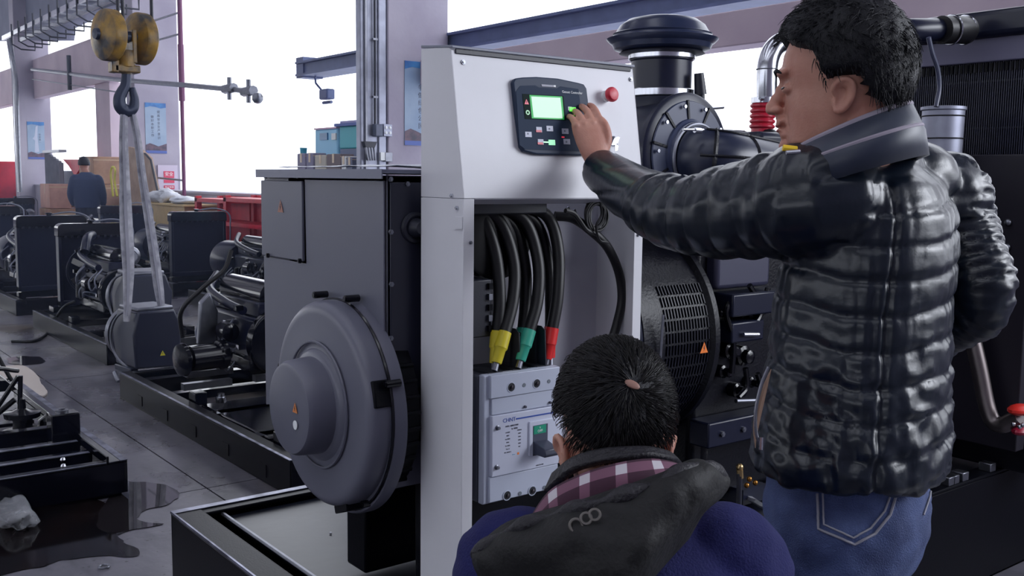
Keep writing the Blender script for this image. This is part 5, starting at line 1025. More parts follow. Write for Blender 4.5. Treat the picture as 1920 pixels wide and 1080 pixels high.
def strands(name, parent, M, n, f, mt, seed=2, w=.0011):
    r = random.Random(seed); mb = MB(); vs = []; fs = []
    for i in range(n):
        pts = f(r)
        if pts is None: continue
        b = len(vs); m = len(pts); ok = []
        for j, p in enumerate(pts):
            d = (pts[min(j+1, m-1)]-pts[max(j-1, 0)]).normalized(); sd = d.cross(V(.3, .2, .9)).normalized(); u = sd.cross(d); q = w*(1-.75*j/(m-1))
            for a in (0, 2.1, 4.2): vs.append(tuple(p+(sd*math.cos(a)+u*math.sin(a))*q))
        for j in range(m-1):
            for a in range(3): fs.append((b+j*3+a, b+j*3+(a+1) % 3, b+(j+1)*3+(a+1) % 3, b+(j+1)*3+a))
    inv = rootmat(parent).inverted(); me = bpy.data.meshes.new(name); me.from_pydata([tuple(inv @ (M @ Vector(v))) for v in vs], [], fs); me.materials.append(mt); me.shade_smooth()
    o = bpy.data.objects.new(name, me); COL.objects.link(o); o.parent = parent; o['kind'] = 'stuff'; return o
def cran(az, el, off=0.):                 # point on the cranium; az from +y towards +x, el elevation
    c = V(0, -.004, .022); d = V(math.sin(az)*math.cos(el), math.cos(az)*math.cos(el), math.sin(el))
    return c+V(d.x*(.077+off), d.y*(.093+off), d.z*(.098+off)), d
def hair_cap(parent, M, hairline, off, seed, name='hair', crown=None, amp=.004):
    mb = MB(); N, K = 72, 44; vs = []; keep = []
    for i in range(K+1):
        el = -PI*.42+(PI*.92)*i/K
        for j in range(N):
            az = 2*PI*j/N-PI; h = hairline(az); t = min(1, max(0, (el-h)/.10)); o_ = off(az, el)*t**.6-.006*(1-t)
            p, d = cran(az, el, o_)
            if el < -.15: p.y = p.y if p.y > 0 else p.y+(-.15-el)*.018; p.x *= 1-(-.15-el)*.22
            p += d*amp*t*(noise.noise(V(az*9, el*3, seed))+.6*noise.noise(V(p.x*160, p.y*160, p.z*60+seed)))
            vs.append(M @ p); keep.append(el > h-.06)
    fs = []
    for i in range(K):
        for j in range(N):
            q = (i*N+j, i*N+(j+1) % N, (i+1)*N+(j+1) % N, (i+1)*N+j)
            if all(keep[a] for a in q): fs.append(q)
    fs.append(tuple(K*N+j for j in range(N)))
    mb.add(vs, fs); o = mb.build(name, HAIRM, parent, smooth=180); return o

# ---------------------------------------------------------------- standing man
F = V(-.453, .885, 0).normalized(); R = V(.885, .453, 0).normalized()
sm = thing('person', 'standing man in a dark quilted puffer jacket reaching to the lit controller', 'person', (1.50, .98, 0))
def ctr(d, px, py): return Vector(dep(d, px, py))
TC = 1.74
mid = [(262, 1612, .060, .062), (285, 1606, .085, .075), (310, 1615, .150, .100), (345, 1632, .195, .118), (400, 1640, .212, .132), (480, 1630, .213, .140), (560, 1617, .205, .143), (640, 1612, .203, .145), (720, 1606, .208, .150), (785, 1598, .215, .158), (830, 1594, .218, .160), (866, 1590, .212, .156)]
lv = [(ctr(TC, x, y), R, F, w, d) for y, x, w, d in mid][::-1]
# clothes: torso + sleeves remeshed as one puffy jacket
Lsh, Lel, Lwr = ctr(1.60, 1532, 372), ctr(1.84, 1282, 402), on('Y', 1.655, 1128, 318)
Lel = Vector(Lel); Lwr = Vector(Lwr)
Rsh, Rel, Rwr = ctr(1.90, 1768, 372), ctr(1.82, 1836, 560), ctr(1.98, 1700, 665)
jm = MB(); torso_rings(jm, smooth_levels(lv, 4))
limb(jm, [Lsh+R*.08, Lsh, (Lsh+Lel)/2+V(0, 0, -.006), Lel, (Lel+Lwr)/2+V(0, 0, -.012), Lwr], [.105, .092, .084, .070, .060, .046])
limb(jm, [Rsh-R*.05, Rsh, (Rsh+Rel)/2, Rel, (Rel+Rwr)/2, Rwr], [.085, .082, .072, .062, .052, .044])
ell(jm, Matrix.Translation(ctr(1.79, 1700, 330)), (0, 0, 0), (.1, .085, .065)); ell(jm, Matrix.Translation(ctr(1.70, 1650, 320)), (0, 0, 0), (.08, .07, .06)); ell(jm, Matrix.Translation(ctr(1.68, 1560, 330)), (0, 0, 0), (.08, .06, .05))
me = remesh(jm, .0062, 6); co, no = vget(me)
cx = np.array(lv[0][0]); Fn, Rn = np.array(F), np.array(R)
def segt(p, a, b):
    a = np.array(a); b = np.array(b); d = b-a; t = np.clip(((p-a)@d)/(d@d), 0, 1); return t, np.linalg.norm(p-(a+t[:, None]*d), axis=1)
Lu = (Lel-Lsh).length; Lf = (Lwr-Lel).length
tu, du_ = segt(co, Lsh, Lel); tf, df = segt(co, Lel, Lwr); ru, dru = segt(co, Rsh, Rel); rf_, drf = segt(co, Rel, Rwr)
zc_ = np.array([l[0] for l in lv]); zs = zc_[:, 2]; cxi = np.interp(co[:, 2], zs, zc_[:, 0]); cyi = np.interp(co[:, 2], zs, zc_[:, 1])
rel = np.stack([co[:, 0]-cxi, co[:, 1]-cyi], 1); a_r = rel@Rn[:2]; a_f = rel@Fn[:2]; wi = np.interp(co[:, 2], zs, [l[3] for l in lv]); di = np.interp(co[:, 2], zs, [l[4] for l in lv])
tor = np.sqrt((a_r/wi)**2+(a_f/di)**2)
left = (np.minimum(du_, df) < .115) & ((tor > 1.10)) & (a_r < .02); right = (np.minimum(dru, drf) < .1) & (tor > 1.10) & (a_r > 0)
ang = np.arctan2(a_f/di, a_r/wi)
disp = np.zeros(len(co))
for i in range(len(co)):
    p = co[i]
    if left[i]:
        s = tu[i]*Lu if du_[i] < df[i]+.01 and tf[i] < .02 else Lu+tf[i]*Lf
        s += .016*noise.noise(V(p[0]*9, p[1]*9, p[2]*9)); ph = (s/.056) % 1; q = abs(math.sin(PI*ph))**.55
        disp[i] = .0070*q-.003+.0055*noise.noise(V(s*40+p[2]*12, p[2]*18, p[0]*12))
    elif right[i]:
        s = (ru[i]*.3 if dru[i] < drf[i] else .3+rf_[i]*.25); s += .02*noise.noise(V(p[0]*10, p[1]*10, p[2]*10)); ph = (s/.030) % 1
        disp[i] = .008*abs(math.sin(PI*ph))**.6-.003+.004*noise.noise(V(p[0]*30, p[1]*30, p[2]*60))
    else:
        z = p[2]+.012*math.sin(ang[i]*2+1)+.007*noise.noise(V(ang[i]*2, p[2]*6, 0)); ph = ((z-.962)/.0545) % 1; q = min(1, abs(math.sin(PI*ph))*1.6)**.5
        wr = noise.noise(V(ang[i]*5+p[2]*22, p[2]*34-ang[i]*2.5, 3)); wr2 = noise.noise(V(ang[i]*14, p[2]*9, 8))
        seam = abs(ang[i]+2.75); seam2 = abs(ang[i]+1.85)
        low = min(1, max(.25, (1.28-p[2])/.2))
        disp[i] = min(1, max(.2, (1.485-p[2])/.09))*(.0062*q-.003)+min(1, max(.1, (1.485-p[2])/.12))*(.0072*wr*low+.002*wr2-.007*math.exp(-(seam/.03)**2)-.0025*math.exp(-(seam2/.03)**2))
co += no*disp[:, None]; vset(me, co)
JACK = mat('shiny_navy_quilt', (12, 22, 36), .30, spec=.5, bump=.06, bscale=60)
jk = link_mesh('puffer_jacket', me, JACK, sm)
# hem band
# neck, head, hands, hidden body: one skin mesh
HP = ctr(1.60, 1575, 165); HF = V(-.42, .90, -.07).normalized(); HR = HF.cross(V(0, 0, 1)).normalized(); HU = HR.cross(HF).normalized()
HM = Matrix(((HR.x, HF.x, HU.x, HP.x), (HR.y, HF.y, HU.y, HP.y), (HR.z, HF.z, HU.z, HP.z), (0, 0, 0, 1))) @ Matrix.Scale(.985, 4)
bm_ = MB(); head_pieces(bm_, HM); ear_mb = ear(sm, HM, -1, .76); 
bm_.add(ear_mb.v, ear_mb.f); e2 = ear(sm, HM, 1); bm_.add(e2.v, e2.f)
NB = ctr(1.70, 1618, 325)
limb(bm_, [HM @ V(0, -.028, -.03), HM @ V(0, -.03, -.08), NB-V(0, 0, .03), NB-V(0, 0, .08)], [.052, .050, .048, .05])
torso_rings(bm_, smooth_levels([(c, R_v, F_v, w*.80, d*.80) for c, R_v, F_v, w, d in lv[:-3]], 3), 30)
hips = ctr(TC, 1588, 930); HL, HRr = hips-R*.085, hips+R*.085; 
kl, kr = V(HL.x-.02, HL.y+.03, .50), V(HRr.x, HRr.y+.03, .50); al, ar = V(kl.x, kl.y-.03, .08), V(kr.x+.01, kr.y-.02, .08)
for h, k, a in ((HL, kl, al), (HRr, kr, ar)): limb(bm_, [h+V(0, 0, .05), h-V(0, 0, .06), k, (k+a)/2-F*.01, a], [.075, .078, .052, .05, .038]); limb(bm_, [a-F*.04+V(0, 0, -.04), a+F*.07+V(0, 0, -.05), a+F*.16+V(0, 0, -.055)], [.03, .032, .022])
limb(bm_, [Lsh, (Lsh+Lel)/2, Lel, (Lel+Lwr)/2, Lwr+(Lwr-Lel).normalized()*.01], [.05, .05, .042, .036, .027])
limb(bm_, [Rsh-R*.03, (Rsh+Rel)/2, Rel, (Rel+Rwr)/2, Rwr], [.05, .05, .04, .036, .027])
wr = Vector(on('Y', 1.672, 1119, 300)); kn = Vector(on('Y', 1.700, 1103, 236)); pd = (kn-wr)
pd = pd.normalized()
def thumb_f(w, d, n, s): return [w+d*.02+s*.022-n*.004, w+d*.046+s*.036+n*.002, w+d*.078+s*.036+n*.006, w+d*.100+s*.029-n*.004]
hand_pieces(bm_, wr, pd+V(.0, 0, 0), (V(CP)-wr).normalized()*.9+V(.35, -.1, 0), 1, ((.30, .35, .30), (.34, .42, .30), (.40, .50, .35), (.45, .55, .4)), .186, thumb_f)
hand_pieces(bm_, Rwr, (F-R*.6+V(0, 0, -.3)).normalized(), V(.5, -.5, .5), -1, ((.4, .5, .4),)*4)
me = remesh(bm_, .0027, 4)
co, no = vget(me); inv = HM.inverted()
for i in range(len(co)):
    p = inv @ V(*co[i])
    if abs(p.x) < .11 and -.14 < p.z < .13 and -.12 < p.y < .14:
        d = 0
        for s in (-1, 1):
            e = V(s*.031, .086, .006); q = p-e; d -= .0035*math.exp(-((q.x/.010)**2+(q.z/.0024)**2+(q.y/.02)**2))       # lid slit
            q = p-V(s*.03, .088, .017); d -= .003*math.exp(-((q.x/.018)**2+(q.z/.005)**2+(q.y/.02)**2))
            q = p-V(s*.022, .085, -.045); d -= .002*math.exp(-((q.x-s*abs(q.z)*.3)/.004)**2-(q.z/.02)**2)
            q = p-V(s*.006, .108, -.037); d -= .002*math.exp(-((q.x/.003)**2+(q.z/.003)**2+(q.y/.008)**2))
        q = p-V(0, .098, -.0635); d -= .0035*math.exp(-((q.x/.022)**2+(q.z/.0018)**2+(q.y/.02)**2))
        co[i] += no[i]*d
        if p.z < .0 and p.y > -.02: q2 = HM.to_3x3() @ V(0, 0, .12*(-p.z)*min(1, max(0, (p.y+.02)/.05))); co[i] += np.array(q2)
vset(me, co)
link_mesh('body', me, SKIN, sm)
LIP = mat('lip_tone', (160, 92, 92), .4)
for s in (-1, 1):
    e = MB(); ell(e, HM, (s*.031, .0772, .0045), (.0120, .0102, .0040)); e.build('eye', mat('eye_dark', (34, 26, 28), .15), sm, smooth=180)
    b = MB(); b.tube([HM @ V(s*x, y, z) for x, y, z in ((.012, .0985, .028), (.024, .0975, .034), (.038, .092, .034), (.048, .083, .028))], [.002, .0035, .003, .0012], 8); b.build('eyebrow', HAIRM, sm, smooth=180)
b = MB(); ell(b, HM, (0, .0975, -.0530), (.019, .0075, .0038)); ell(b, HM, (0, .0955, -.0610), (.016, .0085, .0042)); b.build('lips', LIP, sm, smooth=180)
def hl1(az):
    a = abs(az)
    if a < .5: return .58-.10*math.cos(a*5)
    if a < 1.25: return .52-(a-.5)*.30
    if a < 1.47: return .30-(a-1.25)*2.5
    if a < 1.55: return -.25+(a-1.47)*3.0
    if a < 1.93: return -.10
    if a < 2.1: return -.10-(a-1.93)*2.2
    return -.46-(a-2.2)*.33
hair_cap(sm, HM, hl1, lambda az, el: .017+.016*max(0, math.sin(el))+.004*max(0, -math.cos(az)), 1.3, amp=.005)
def st1(r):
    az = r.uniform(-PI, PI); el = math.asin(r.uniform(-.75, 1)); 
    if el < hl1(az)+.03: return None
    pts = []; o0 = .014+.016*max(0, math.sin(el)); L_ = r.uniform(.018, .034)*(1 if abs(az) > 1.1 or el > .95 else .5)*(1 if abs(abs(az)-1.75) > .35 or el > .3 else .5)
    p, d = cran(az, el, o0); flow = V(-d.x*.1, .40 if d.z > .5 else -.25, -1+d.z*.9)+V(r.uniform(-.4, .4), r.uniform(-.4, .4), r.uniform(-.2, .3)); flow = (flow-d*flow.dot(d)).normalized()
    for j in range(5): t = j/4; pts.append(p+flow*L_*t+d*(.006*math.sin(t*2.2)+r.uniform(0, .001)))
    return pts
strands('hair_strands', sm, HM, 3200, st1, HAIRM)
# stand collar with grey trim
COLM = mat('collar_navy', (38, 46, 66), .42, sheen=.2); TRIM = mat('grey_knit_trim', (150, 142, 156), .7)
def collar(parent, mt, trim, pts_low, pts_high, th=.007):
    n = len(pts_low); k = MB(); rs = []
    for a, b in zip(pts_low, pts_high): d = (b-a); c = sum(pts_high, V(0, 0, 0))/n; o = (a-V(c.x, c.y, a.z)).normalized()*th; m_ = (a+b)/2+o*.9; rs.append([a, m_-o, b-o*.3, b+o*.6, m_+o, a+o*1.3])
    k.rings(rs); k.build('collar', mt, parent, smooth=180)
    if trim:
        MB().tube(pts_high, .0052, 10).build('collar_piping', TRIM, parent); MB().tube([a*.42+b*.58+((a-V(*[sum(p[i] for p in pts_high)/n for i in range(3)]))*V(1, 1, 0)).normalized()*th*1.25 for a, b in zip(pts_low, pts_high)], .0042, 8).build('collar_piping', TRIM, parent)
def ringpts(c, rx, ry, tilt, n=44):
    return [c+R*rx*math.cos(t)+F*ry*math.sin(t)-V(0, 0, tilt*math.sin(t)) for t in (PI/2+.12+(2*PI-.24)*i/(n-1) for i in range(n))]
collar(sm, COLM, True, ringpts(ctr(1.63, 1600, 332), .116, .104, .036), ringpts(ctr(1.615, 1592, 243), .082, .090, .040))
zp = MB(); a_, b_ = ctr(1.50, 1468, 277), ctr(1.50, 1494, 280); zp.tube([a_, (a_+b_)/2, b_], .0048, 8); zp.build('yellow_collar_tag', mat('yellow_tag', (240, 200, 40), .5), sm); MB().tube([ctr(1.49, 1474, 286), ctr(1.49, 1500, 284)], .0035, 8).build('zip_end', STEEL, sm)
# front pocket zip with tan lining, cuff, hem cord
k = MB(); rs = []
for i in range(13):
    t = i/12; px = 1446-26*math.sin(t*PI*.55)-4*t; py = 692+148*t; w_ = 11*math.sin(PI*min(1, t*1.02))+1; rs.append([ctr(1.572, px-w_*.7, py), ctr(1.60, px, py), ctr(1.572, px+w_*.5, py), ctr(1.567, px, py)])
k.rings(rs); k.build('pocket_lining', mat('tan_lining', (150, 122, 104), .7), sm)
MB().tube(spl([ctr(1.562, *q) for q in ((1441, 688), (1428, 720), (1417, 770), (1418, 812), (1427, 838))], 6), .0028, 8).build('pocket_zip', STEELD, sm)
MB().tube([ctr(1.558, 1428, 820), ctr(1.558, 1427, 843)], .0035, 8).build('zip_puller', STEEL, sm)
def ringmesh(name, c0, c1, r0, r1, mt, parent=sm): MB().lathe(c0, Vector(c1)-Vector(c0), [(0, r0*.9), (0, r0), ((Vector(c1)-Vector(c0)).length, r1), ((Vector(c1)-Vector(c0)).length+.001, r1*.8)], 32).build(name, mt, parent)
cd = (Lwr-Lel).normalized(); ringmesh('cuff', Lwr-cd*.012, Lwr+cd*.014, .045, .037, COLM)
# jeans
jn = MB()
torso_rings(jn, smooth_levels([(hips-V(0, 0, .11), R, F, .155, .115), (hips-V(0, 0, .05), R, F, .17, .132), (hips, R, F, .175, .138), (hips+V(0, 0, .06), R, F, .17, .13), (hips+V(0, 0, .12), R, F, .16, .12)], 3))
for h, k, a in ((HL, kl, al), (HRr, kr, ar)): limb(jn, [h-V(0, 0, .0), h-V(0, 0, .10), (h+k)/2, k, (k+a)/2, a+V(0, 0, -.01)], [.098, .098, .085, .070, .066, .062])
me = remesh(jn, .008, 5); co, no = vget(me)
for i in range(len(co)):
    p = co[i]; co[i] += no[i]*(.010*noise.noise(V(p[0]*9+p[2]*7, p[1]*9, p[2]*11))+.005*noise.noise(V(p[0]*26, p[1]*26+p[2]*18, p[2]*26)))
vset(me, co)
DENIM = mat('blue_denim', (84, 100, 146), .8, rgb2=(44, 56, 96), vscale=9, bump=.4, bscale=420)
jo = link_mesh('jeans', me, DENIM, sm)
dg = bpy.context.evaluated_depsgraph_get(); dg.update()
def surf(px, py, o, back=.0):
    m = rootmat(sm); iv = m.inverted(); A = iv @ Vector(CP); d = (iv.to_3x3() @ Vector(ray(px, py))).normalized(); ok, loc, nn, _ = o.ray_cast(A, d)
    return (m @ loc+nn*back) if ok else None
STITCH = mat('pale_stitching', (150, 150, 160), .7)
def stitched(pix, name='pocket_stitching', off=.0018, r=.0022):
    pts = [surf(*q, jo, off) for q in pix]; pts = [p for p in pts if p is not None]
    if len(pts) > 2: MB().tube(pts, r, 6).build(name, STITCH, sm)
def lerp(poly, n=9):
    out = []
    for a, b in zip(poly[:-1], poly[1:]):
        for i in range(n): t = i/n; out.append((a[0]+(b[0]-a[0])*t, a[1]+(b[1]-a[1])*t))
    return out+[poly[-1]]
stitched(lerp(((1533, 925), (1535, 992), (1602, 1020), (1640, 1000), (1668, 965), (1680, 925)))); stitched(lerp(((1543, 925), (1545, 984), (1600, 1008), (1632, 990), (1658, 958), (1670, 925))), r=.0016)
stitched(lerp(((1748, 890), (1742, 930), (1730, 965))), 'side_stitching', r=.0016)
for a, h in ((al, HL), (ar, HRr)):
    sh = MB(); limb(sh, [a-F*.05+V(0, 0, -.045), a+F*.05+V(0, 0, -.045), a+F*.17+V(0, 0, -.055)], [.042, .043, .034]); sh.box((a.x-.03, a.y-.03, .001), (a.x+.03, a.y+.03, .02)); me = remesh(sh, .006, 5); link_mesh('shoe', me, RUBBER, sm)

# ---------------------------------------------------------------- squatting man
F2 = V(.60, .80, 0).normalized(); R2 = V(.80, -.60, 0).normalized()
cm = thing('person', 'squatting man in a navy jacket with a black hood and plaid collar', 'person', (.93, .98, 0))
HP2 = ctr(1.43, 1152, 806); H2F = (F2+V(0, 0, -.16)).normalized(); H2R = H2F.cross(V(0, 0, 1)).normalized(); H2U = H2R.cross(H2F).normalized()
HM2 = Matrix(((H2R.x, H2F.x, H2U.x, HP2.x), (H2R.y, H2F.y, H2U.y, HP2.y), (H2R.z, H2F.z, H2U.z, HP2.z), (0, 0, 0, 1))) @ Matrix.Scale(.97, 4)
b2 = MB(); head_pieces(b2, HM2)
for s in (-1, 1): q = ear(cm, HM2 @ Matrix.Translation((0, .004, -.022)), s, 1.02); b2.add(q.v, q.f)
sh2 = ctr(1.36, 1150, 985)
chest = ctr(1.42, 1165, 1130); pel = V(.93, .93, .34)
limb(b2, [HM2 @ V(0, -.03, -.03), HM2 @ V(0, -.045, -.08), sh2+V(0, 0, .02), sh2-V(0, 0, .06)], [.055, .055, .062, .08])
lv2 = [(pel, R2, F2, .17, .13), (pel+V(-.01, -.03, .14), R2, F2, .175, .14), (chest-V(0, 0, .06), R2, F2, .195, .145), (chest+V(0, 0, .03), R2, F2, .205, .14), (ctr(1.38, 1168, 1065), R2, F2, .200, .125), (ctr(1.385, 1165, 1010), R2, F2, .165, .105), (ctr(1.40, 1160, 960), R2, F2, .110, .082), (ctr(1.41, 1157, 920), R2, F2, .07, .068)]
torso_rings(b2, smooth_levels([(c, r_, f_, w*.8, d*.8) for c, r_, f_, w, d in lv2[:-1]], 3), 30)
shl, shr = ctr(1.38, 1168, 1062)-R2*.155, ctr(1.38, 1168, 1050)+R2*.155
ell_, elr = shl+F2*.12+V(-.03, 0, -.24), shr+F2*.14+V(.03, 0, -.22); wl, wrr = ell_+F2*.20+V(.05, 0, .05), elr+F2*.20+V(-.06, 0, .06)
for s, e, w in ((shl, ell_, wl), (shr, elr, wrr)): limb(b2, [s, (s+e)/2, e, (e+w)/2, w], [.05, .048, .042, .036, .028])
for w, e, sd in ((wl, ell_, -1), (wrr, elr, 1)): hand_pieces(b2, w, (w-e), V(0, 0, 1), sd, ((.4, .6, .4),)*4, .18)
for s in (-1, 1):
    h = pel+R2*.09*s; kn_ = h+F2*.30+R2*.08*s+V(0, 0, .10); an = h+F2*.08+R2*.05*s+V(0, 0, 0); an.z = .09
    limb(b2, [h, (h+kn_)/2, kn_, (kn_+an)/2, an], [.085, .08, .055, .05, .036]); limb(b2, [an-F2*.03+V(0, 0, -.045), an+F2*.16+V(0, 0, -.06)], [.034, .026])
me = remesh(b2, .0038, 3); link_mesh('body', me, SKIN, cm)
# hairline kept clear of the ears
def hl2(az):
    a = abs(az)
    if a < 1.35: return .35
    if a < 1.98: return .0
    if a < 2.2: return .0-(a-1.98)*1.5
    return -.34-(a-2.2)*.42
hair_cap(cm, HM2, hl2, lambda az, el: .008+.008*max(0, math.sin(el)), 4.2, amp=.004)
CRA, CRE = PI-.16, .46
def st2(r):
    az = r.uniform(-PI, PI); el = math.asin(r.uniform(-.72, 1))
    if el < hl2(az)+.02: return None
    p, d = cran(az, el, .006+.008*max(0, math.sin(el))); c, dc = cran(CRA, CRE, .015)
    away = p-c; dist = away.length; sw = d.cross(away).normalized()*(.5*math.exp(-dist/.05)) if dist > 1e-4 else V(0, 0, 0)
    fl_ = (away.normalized()+sw+V(r.uniform(-.3, .3), r.uniform(-.3, .3), r.uniform(-.3, .3))); fl_ = (fl_-d*fl_.dot(d)).normalized(); L_ = r.uniform(.016, .032)
    return [p+fl_*L_*t+d*(.005*math.sin(t*2.4)+.002*r.random()) for t in (0, .25, .5, .75, 1)]
strands('hair_strands', cm, HM2, 5200, st2, mat('dark_brown_hair', (20, 17, 20), .45, spec=.35, var=.4, vscale=90), seed=5)
p, d = cran(CRA, CRE, .0128); k = MB(); pc = HM2 @ p; dw = (HM2.to_3x3() @ d).normalized(); a_, b_, _ = frame(dw)
Mw = Matrix(((a_.x, b_.x, dw.x, pc.x), (a_.y, b_.y, dw.y, pc.y), (a_.z, b_.z, dw.z, pc.z), (0, 0, 0, 1))); ell(k, Mw @ Matrix.Rotation(.5, 4, 'Z'), (0, 0, 0), (.011, .006, .0025)); k.build('scalp_spot', mat('scalp_skin', (150, 112, 100), .5), cm, smooth=180, label='small pale bald spot at the crown')
# navy jacket
j2 = MB(); torso_rings(j2, smooth_levels(lv2, 4))
for s, e, w in ((shl, ell_, wl), (shr, elr, wrr)): limb(j2, [s*.7+(shl+shr)/2*.3, s, (s+e)/2, e, (e+w)/2, w*.9+e*.1], [.070, .074, .070, .064, .056, .046])
me = remesh(j2, .0068, 6); co, no = vget(me)
for i in range(len(co)):
    p = co[i]; co[i] += no[i]*(.007*noise.noise(V(p[0]*8, p[1]*8, p[2]*15))+.004*noise.noise(V(p[0]*20+p[2]*10, p[1]*22, p[2]*34))+.003)
vset(me, co); NAVY = mat('navy_cotton', (16, 20, 84), .9, bump=.3, bscale=300, var=.15, vscale=7)
jo2 = link_mesh('navy_jacket', me, NAVY, cm)
tr2 = MB(); torso_rings(tr2, smooth_levels([(pel-V(0, 0, .06), R2, F2, .15, .12), (pel+V(0, 0, .05), R2, F2, .18, .145), (pel+V(0, 0, .14), R2, F2, .17, .13)], 4))
for s in (-1, 1):
    h = pel+R2*.09*s; kn_ = h+F2*.30+R2*.08*s+V(0, 0, .10); an = h+F2*.08+R2*.05*s; an.z = .12
    limb(tr2, [h, (h+kn_)/2, kn_, (kn_+an)/2, an], [.105, .098, .072, .066, .058])
me = remesh(tr2, .009, 5); link_mesh('trousers', me, mat('dark_trousers', (34, 34, 44), .8), cm)
for s in (-1, 1):
    an = pel+R2*.09*s+F2*.08+R2*.05*s; an.z = .06; sh = MB(); limb(sh, [an-F2*.04, an+F2*.06, an+F2*.18+V(0, 0, -.012)], [.046, .046, .036]); link_mesh('shoe', remesh(sh, .007, 4), RUBBER, cm)
# plaid shirt collar: strip of woven squares
PLD = bpy.data.materials.new('maroon_plaid'); PLD.use_nodes = True; nt = PLD.node_tree; bs = nt.nodes['Principled BSDF']; bs.inputs['Roughness'].default_value = .85
uv = nt.nodes.new('ShaderNodeUVMap'); sp_ = nt.nodes.new('ShaderNodeSeparateXYZ'); nt.links.new(uv.outputs[0], sp_.inputs[0])
def stripe(o, per, lo, hi, ph=0.):
    a = nt.nodes.new('ShaderNodeMath'); a.operation = 'MULTIPLY_ADD'; a.inputs[1].default_value = 1/per; a.inputs[2].default_value = ph; nt.links.new(o, a.inputs[0])
    b = nt.nodes.new('ShaderNodeMath'); b.operation = 'FRACT'; nt.links.new(a.outputs[0], b.inputs[0]); c = nt.nodes.new('ShaderNodeMath'); c.operation = 'COMPARE'; c.inputs[1].default_value = (lo+hi)/2; c.inputs[2].default_value = (hi-lo)/2; nt.links.new(b.outputs[0], c.inputs[0]); return c.outputs[0]
def addn(a, b, w1=.5, w2=.5):
    m1 = nt.nodes.new('ShaderNodeMath'); m1.operation = 'MULTIPLY'; m1.inputs[1].default_value = w1; nt.links.new(a, m1.inputs[0]); m2 = nt.nodes.new('ShaderNodeMath'); m2.operation = 'MULTIPLY_ADD'; m2.inputs[1].default_value = w2; nt.links.new(b, m2.inputs[0]); nt.links.new(m1.outputs[0], m2.inputs[2]); return m2.outputs[0]
s_u, s_v = stripe(sp_.outputs[0], .060, 0, .30), stripe(sp_.outputs[1], .040, .1, .5); fct = addn(s_u, s_v)
cr = nt.nodes.new('ShaderNodeValToRGB'); cr.color_ramp.interpolation = 'CONSTANT'; els = cr.color_ramp.elements; els[0].color = lin((58, 26, 46)); els[1].position = .3; els[1].color = lin((112, 74, 94)); e3 = els.new(.8); e3.color = lin((190, 184, 192))
nt.links.new(fct, cr.inputs[0]); nt.links.new(cr.outputs[0], bs.inputs['Base Color'])
def sheet(name, rows, mt, parent, th=.006, amp=.0, seed=0, uvs=1., sub=6, label=None):
    # rows: list of rows of points; smoothed both ways into a thick draped sheet
    rr_ = [spl(r_, sub) for r_ in rows]; n = len(rr_[0]); cols = [spl([r_[j] for r_ in rr_], sub) for j in range(n)]; m = len(cols[0])
    vs = []; uvv = []; 
    for j in range(n):
        for i in range(m):
            p = cols[j][i]+V(0, 0, 0)
            if amp: p = p+V(*[CP[q]-p[q] for q in range(3)]).normalized()*amp*(noise.noise(V(p.x*14+seed, p.y*14, p.z*18))+.5*noise.noise(V(p.x*38, p.z*30, seed)))
            vs.append(p); uvv.append((j/(n-1)*sum((cols[q+1][0]-cols[q][0]).length for q in range(n-1))*uvs, i/(m-1)*(cols[0][-1]-cols[0][0]).length*uvs))
    fs = [(j*m+i, (j+1)*m+i, (j+1)*m+i+1, j*m+i+1) for j in range(n-1) for i in range(m-1)]
    inv = rootmat(parent).inverted(); me = bpy.data.meshes.new(name); me.from_pydata([tuple(inv @ v) for v in vs], [], fs); me.materials.append(mt); me.shade_smooth()
    ul = me.uv_layers.new(name='UVMap')
    for l in me.loops: ul.data[l.index].uv = uvv[l.vertex_index]
    o = bpy.data.objects.new(name, me); COL.objects.link(o); o.parent = parent; s = o.modifiers.new('s', 'SOLIDIFY'); s.thickness = th; s.offset = 0
    if label: o['label'] = label
    return o
C_ = lambda d, x, y: ctr(d, x, y)
sheet('plaid_collar', [[C_(1.36, 985, 990), C_(1.33, 1028, 925), C_(1.31, 1085, 893), C_(1.30, 1150, 872), C_(1.31, 1215, 862), C_(1.35, 1262, 868), C_(1.42, 1280, 880)],
    [C_(1.33, 985, 1010), C_(1.30, 1030, 950), C_(1.28, 1085, 918), C_(1.27, 1150, 898), C_(1.28, 1220, 886), C_(1.33, 1275, 882), C_(1.40, 1290, 892)],
    [C_(1.32, 990, 1035), C_(1.29, 1034, 985), C_(1.27, 1085, 955), C_(1.26, 1150, 930), C_(1.27, 1225, 912), C_(1.32, 1285, 898), C_(1.39, 1300, 905)]], PLD, cm, .004, label='maroon and white plaid shirt collar')
HOOD = mat('black_hood_fabric', (8, 8, 12), .7, bump=.2, bscale=120, var=.2, vscale=12)
LIN_ = mat('dark_jacket_collar', (26, 24, 32), .6, bump=.4, bscale=150)
sheet('stand_collar', [[C_(1.40, 1040, 890), C_(1.36, 1075, 862), C_(1.335, 1120, 846), C_(1.325, 1170, 842), C_(1.335, 1215, 842), C_(1.37, 1250, 850), C_(1.43, 1266, 862)],
    [C_(1.385, 1024, 925), C_(1.34, 1070, 885), C_(1.32, 1120, 868), C_(1.31, 1170, 860), C_(1.32, 1220, 856), C_(1.36, 1262, 864), C_(1.43, 1276, 874)]], LIN_, cm, .010, .003, 2)
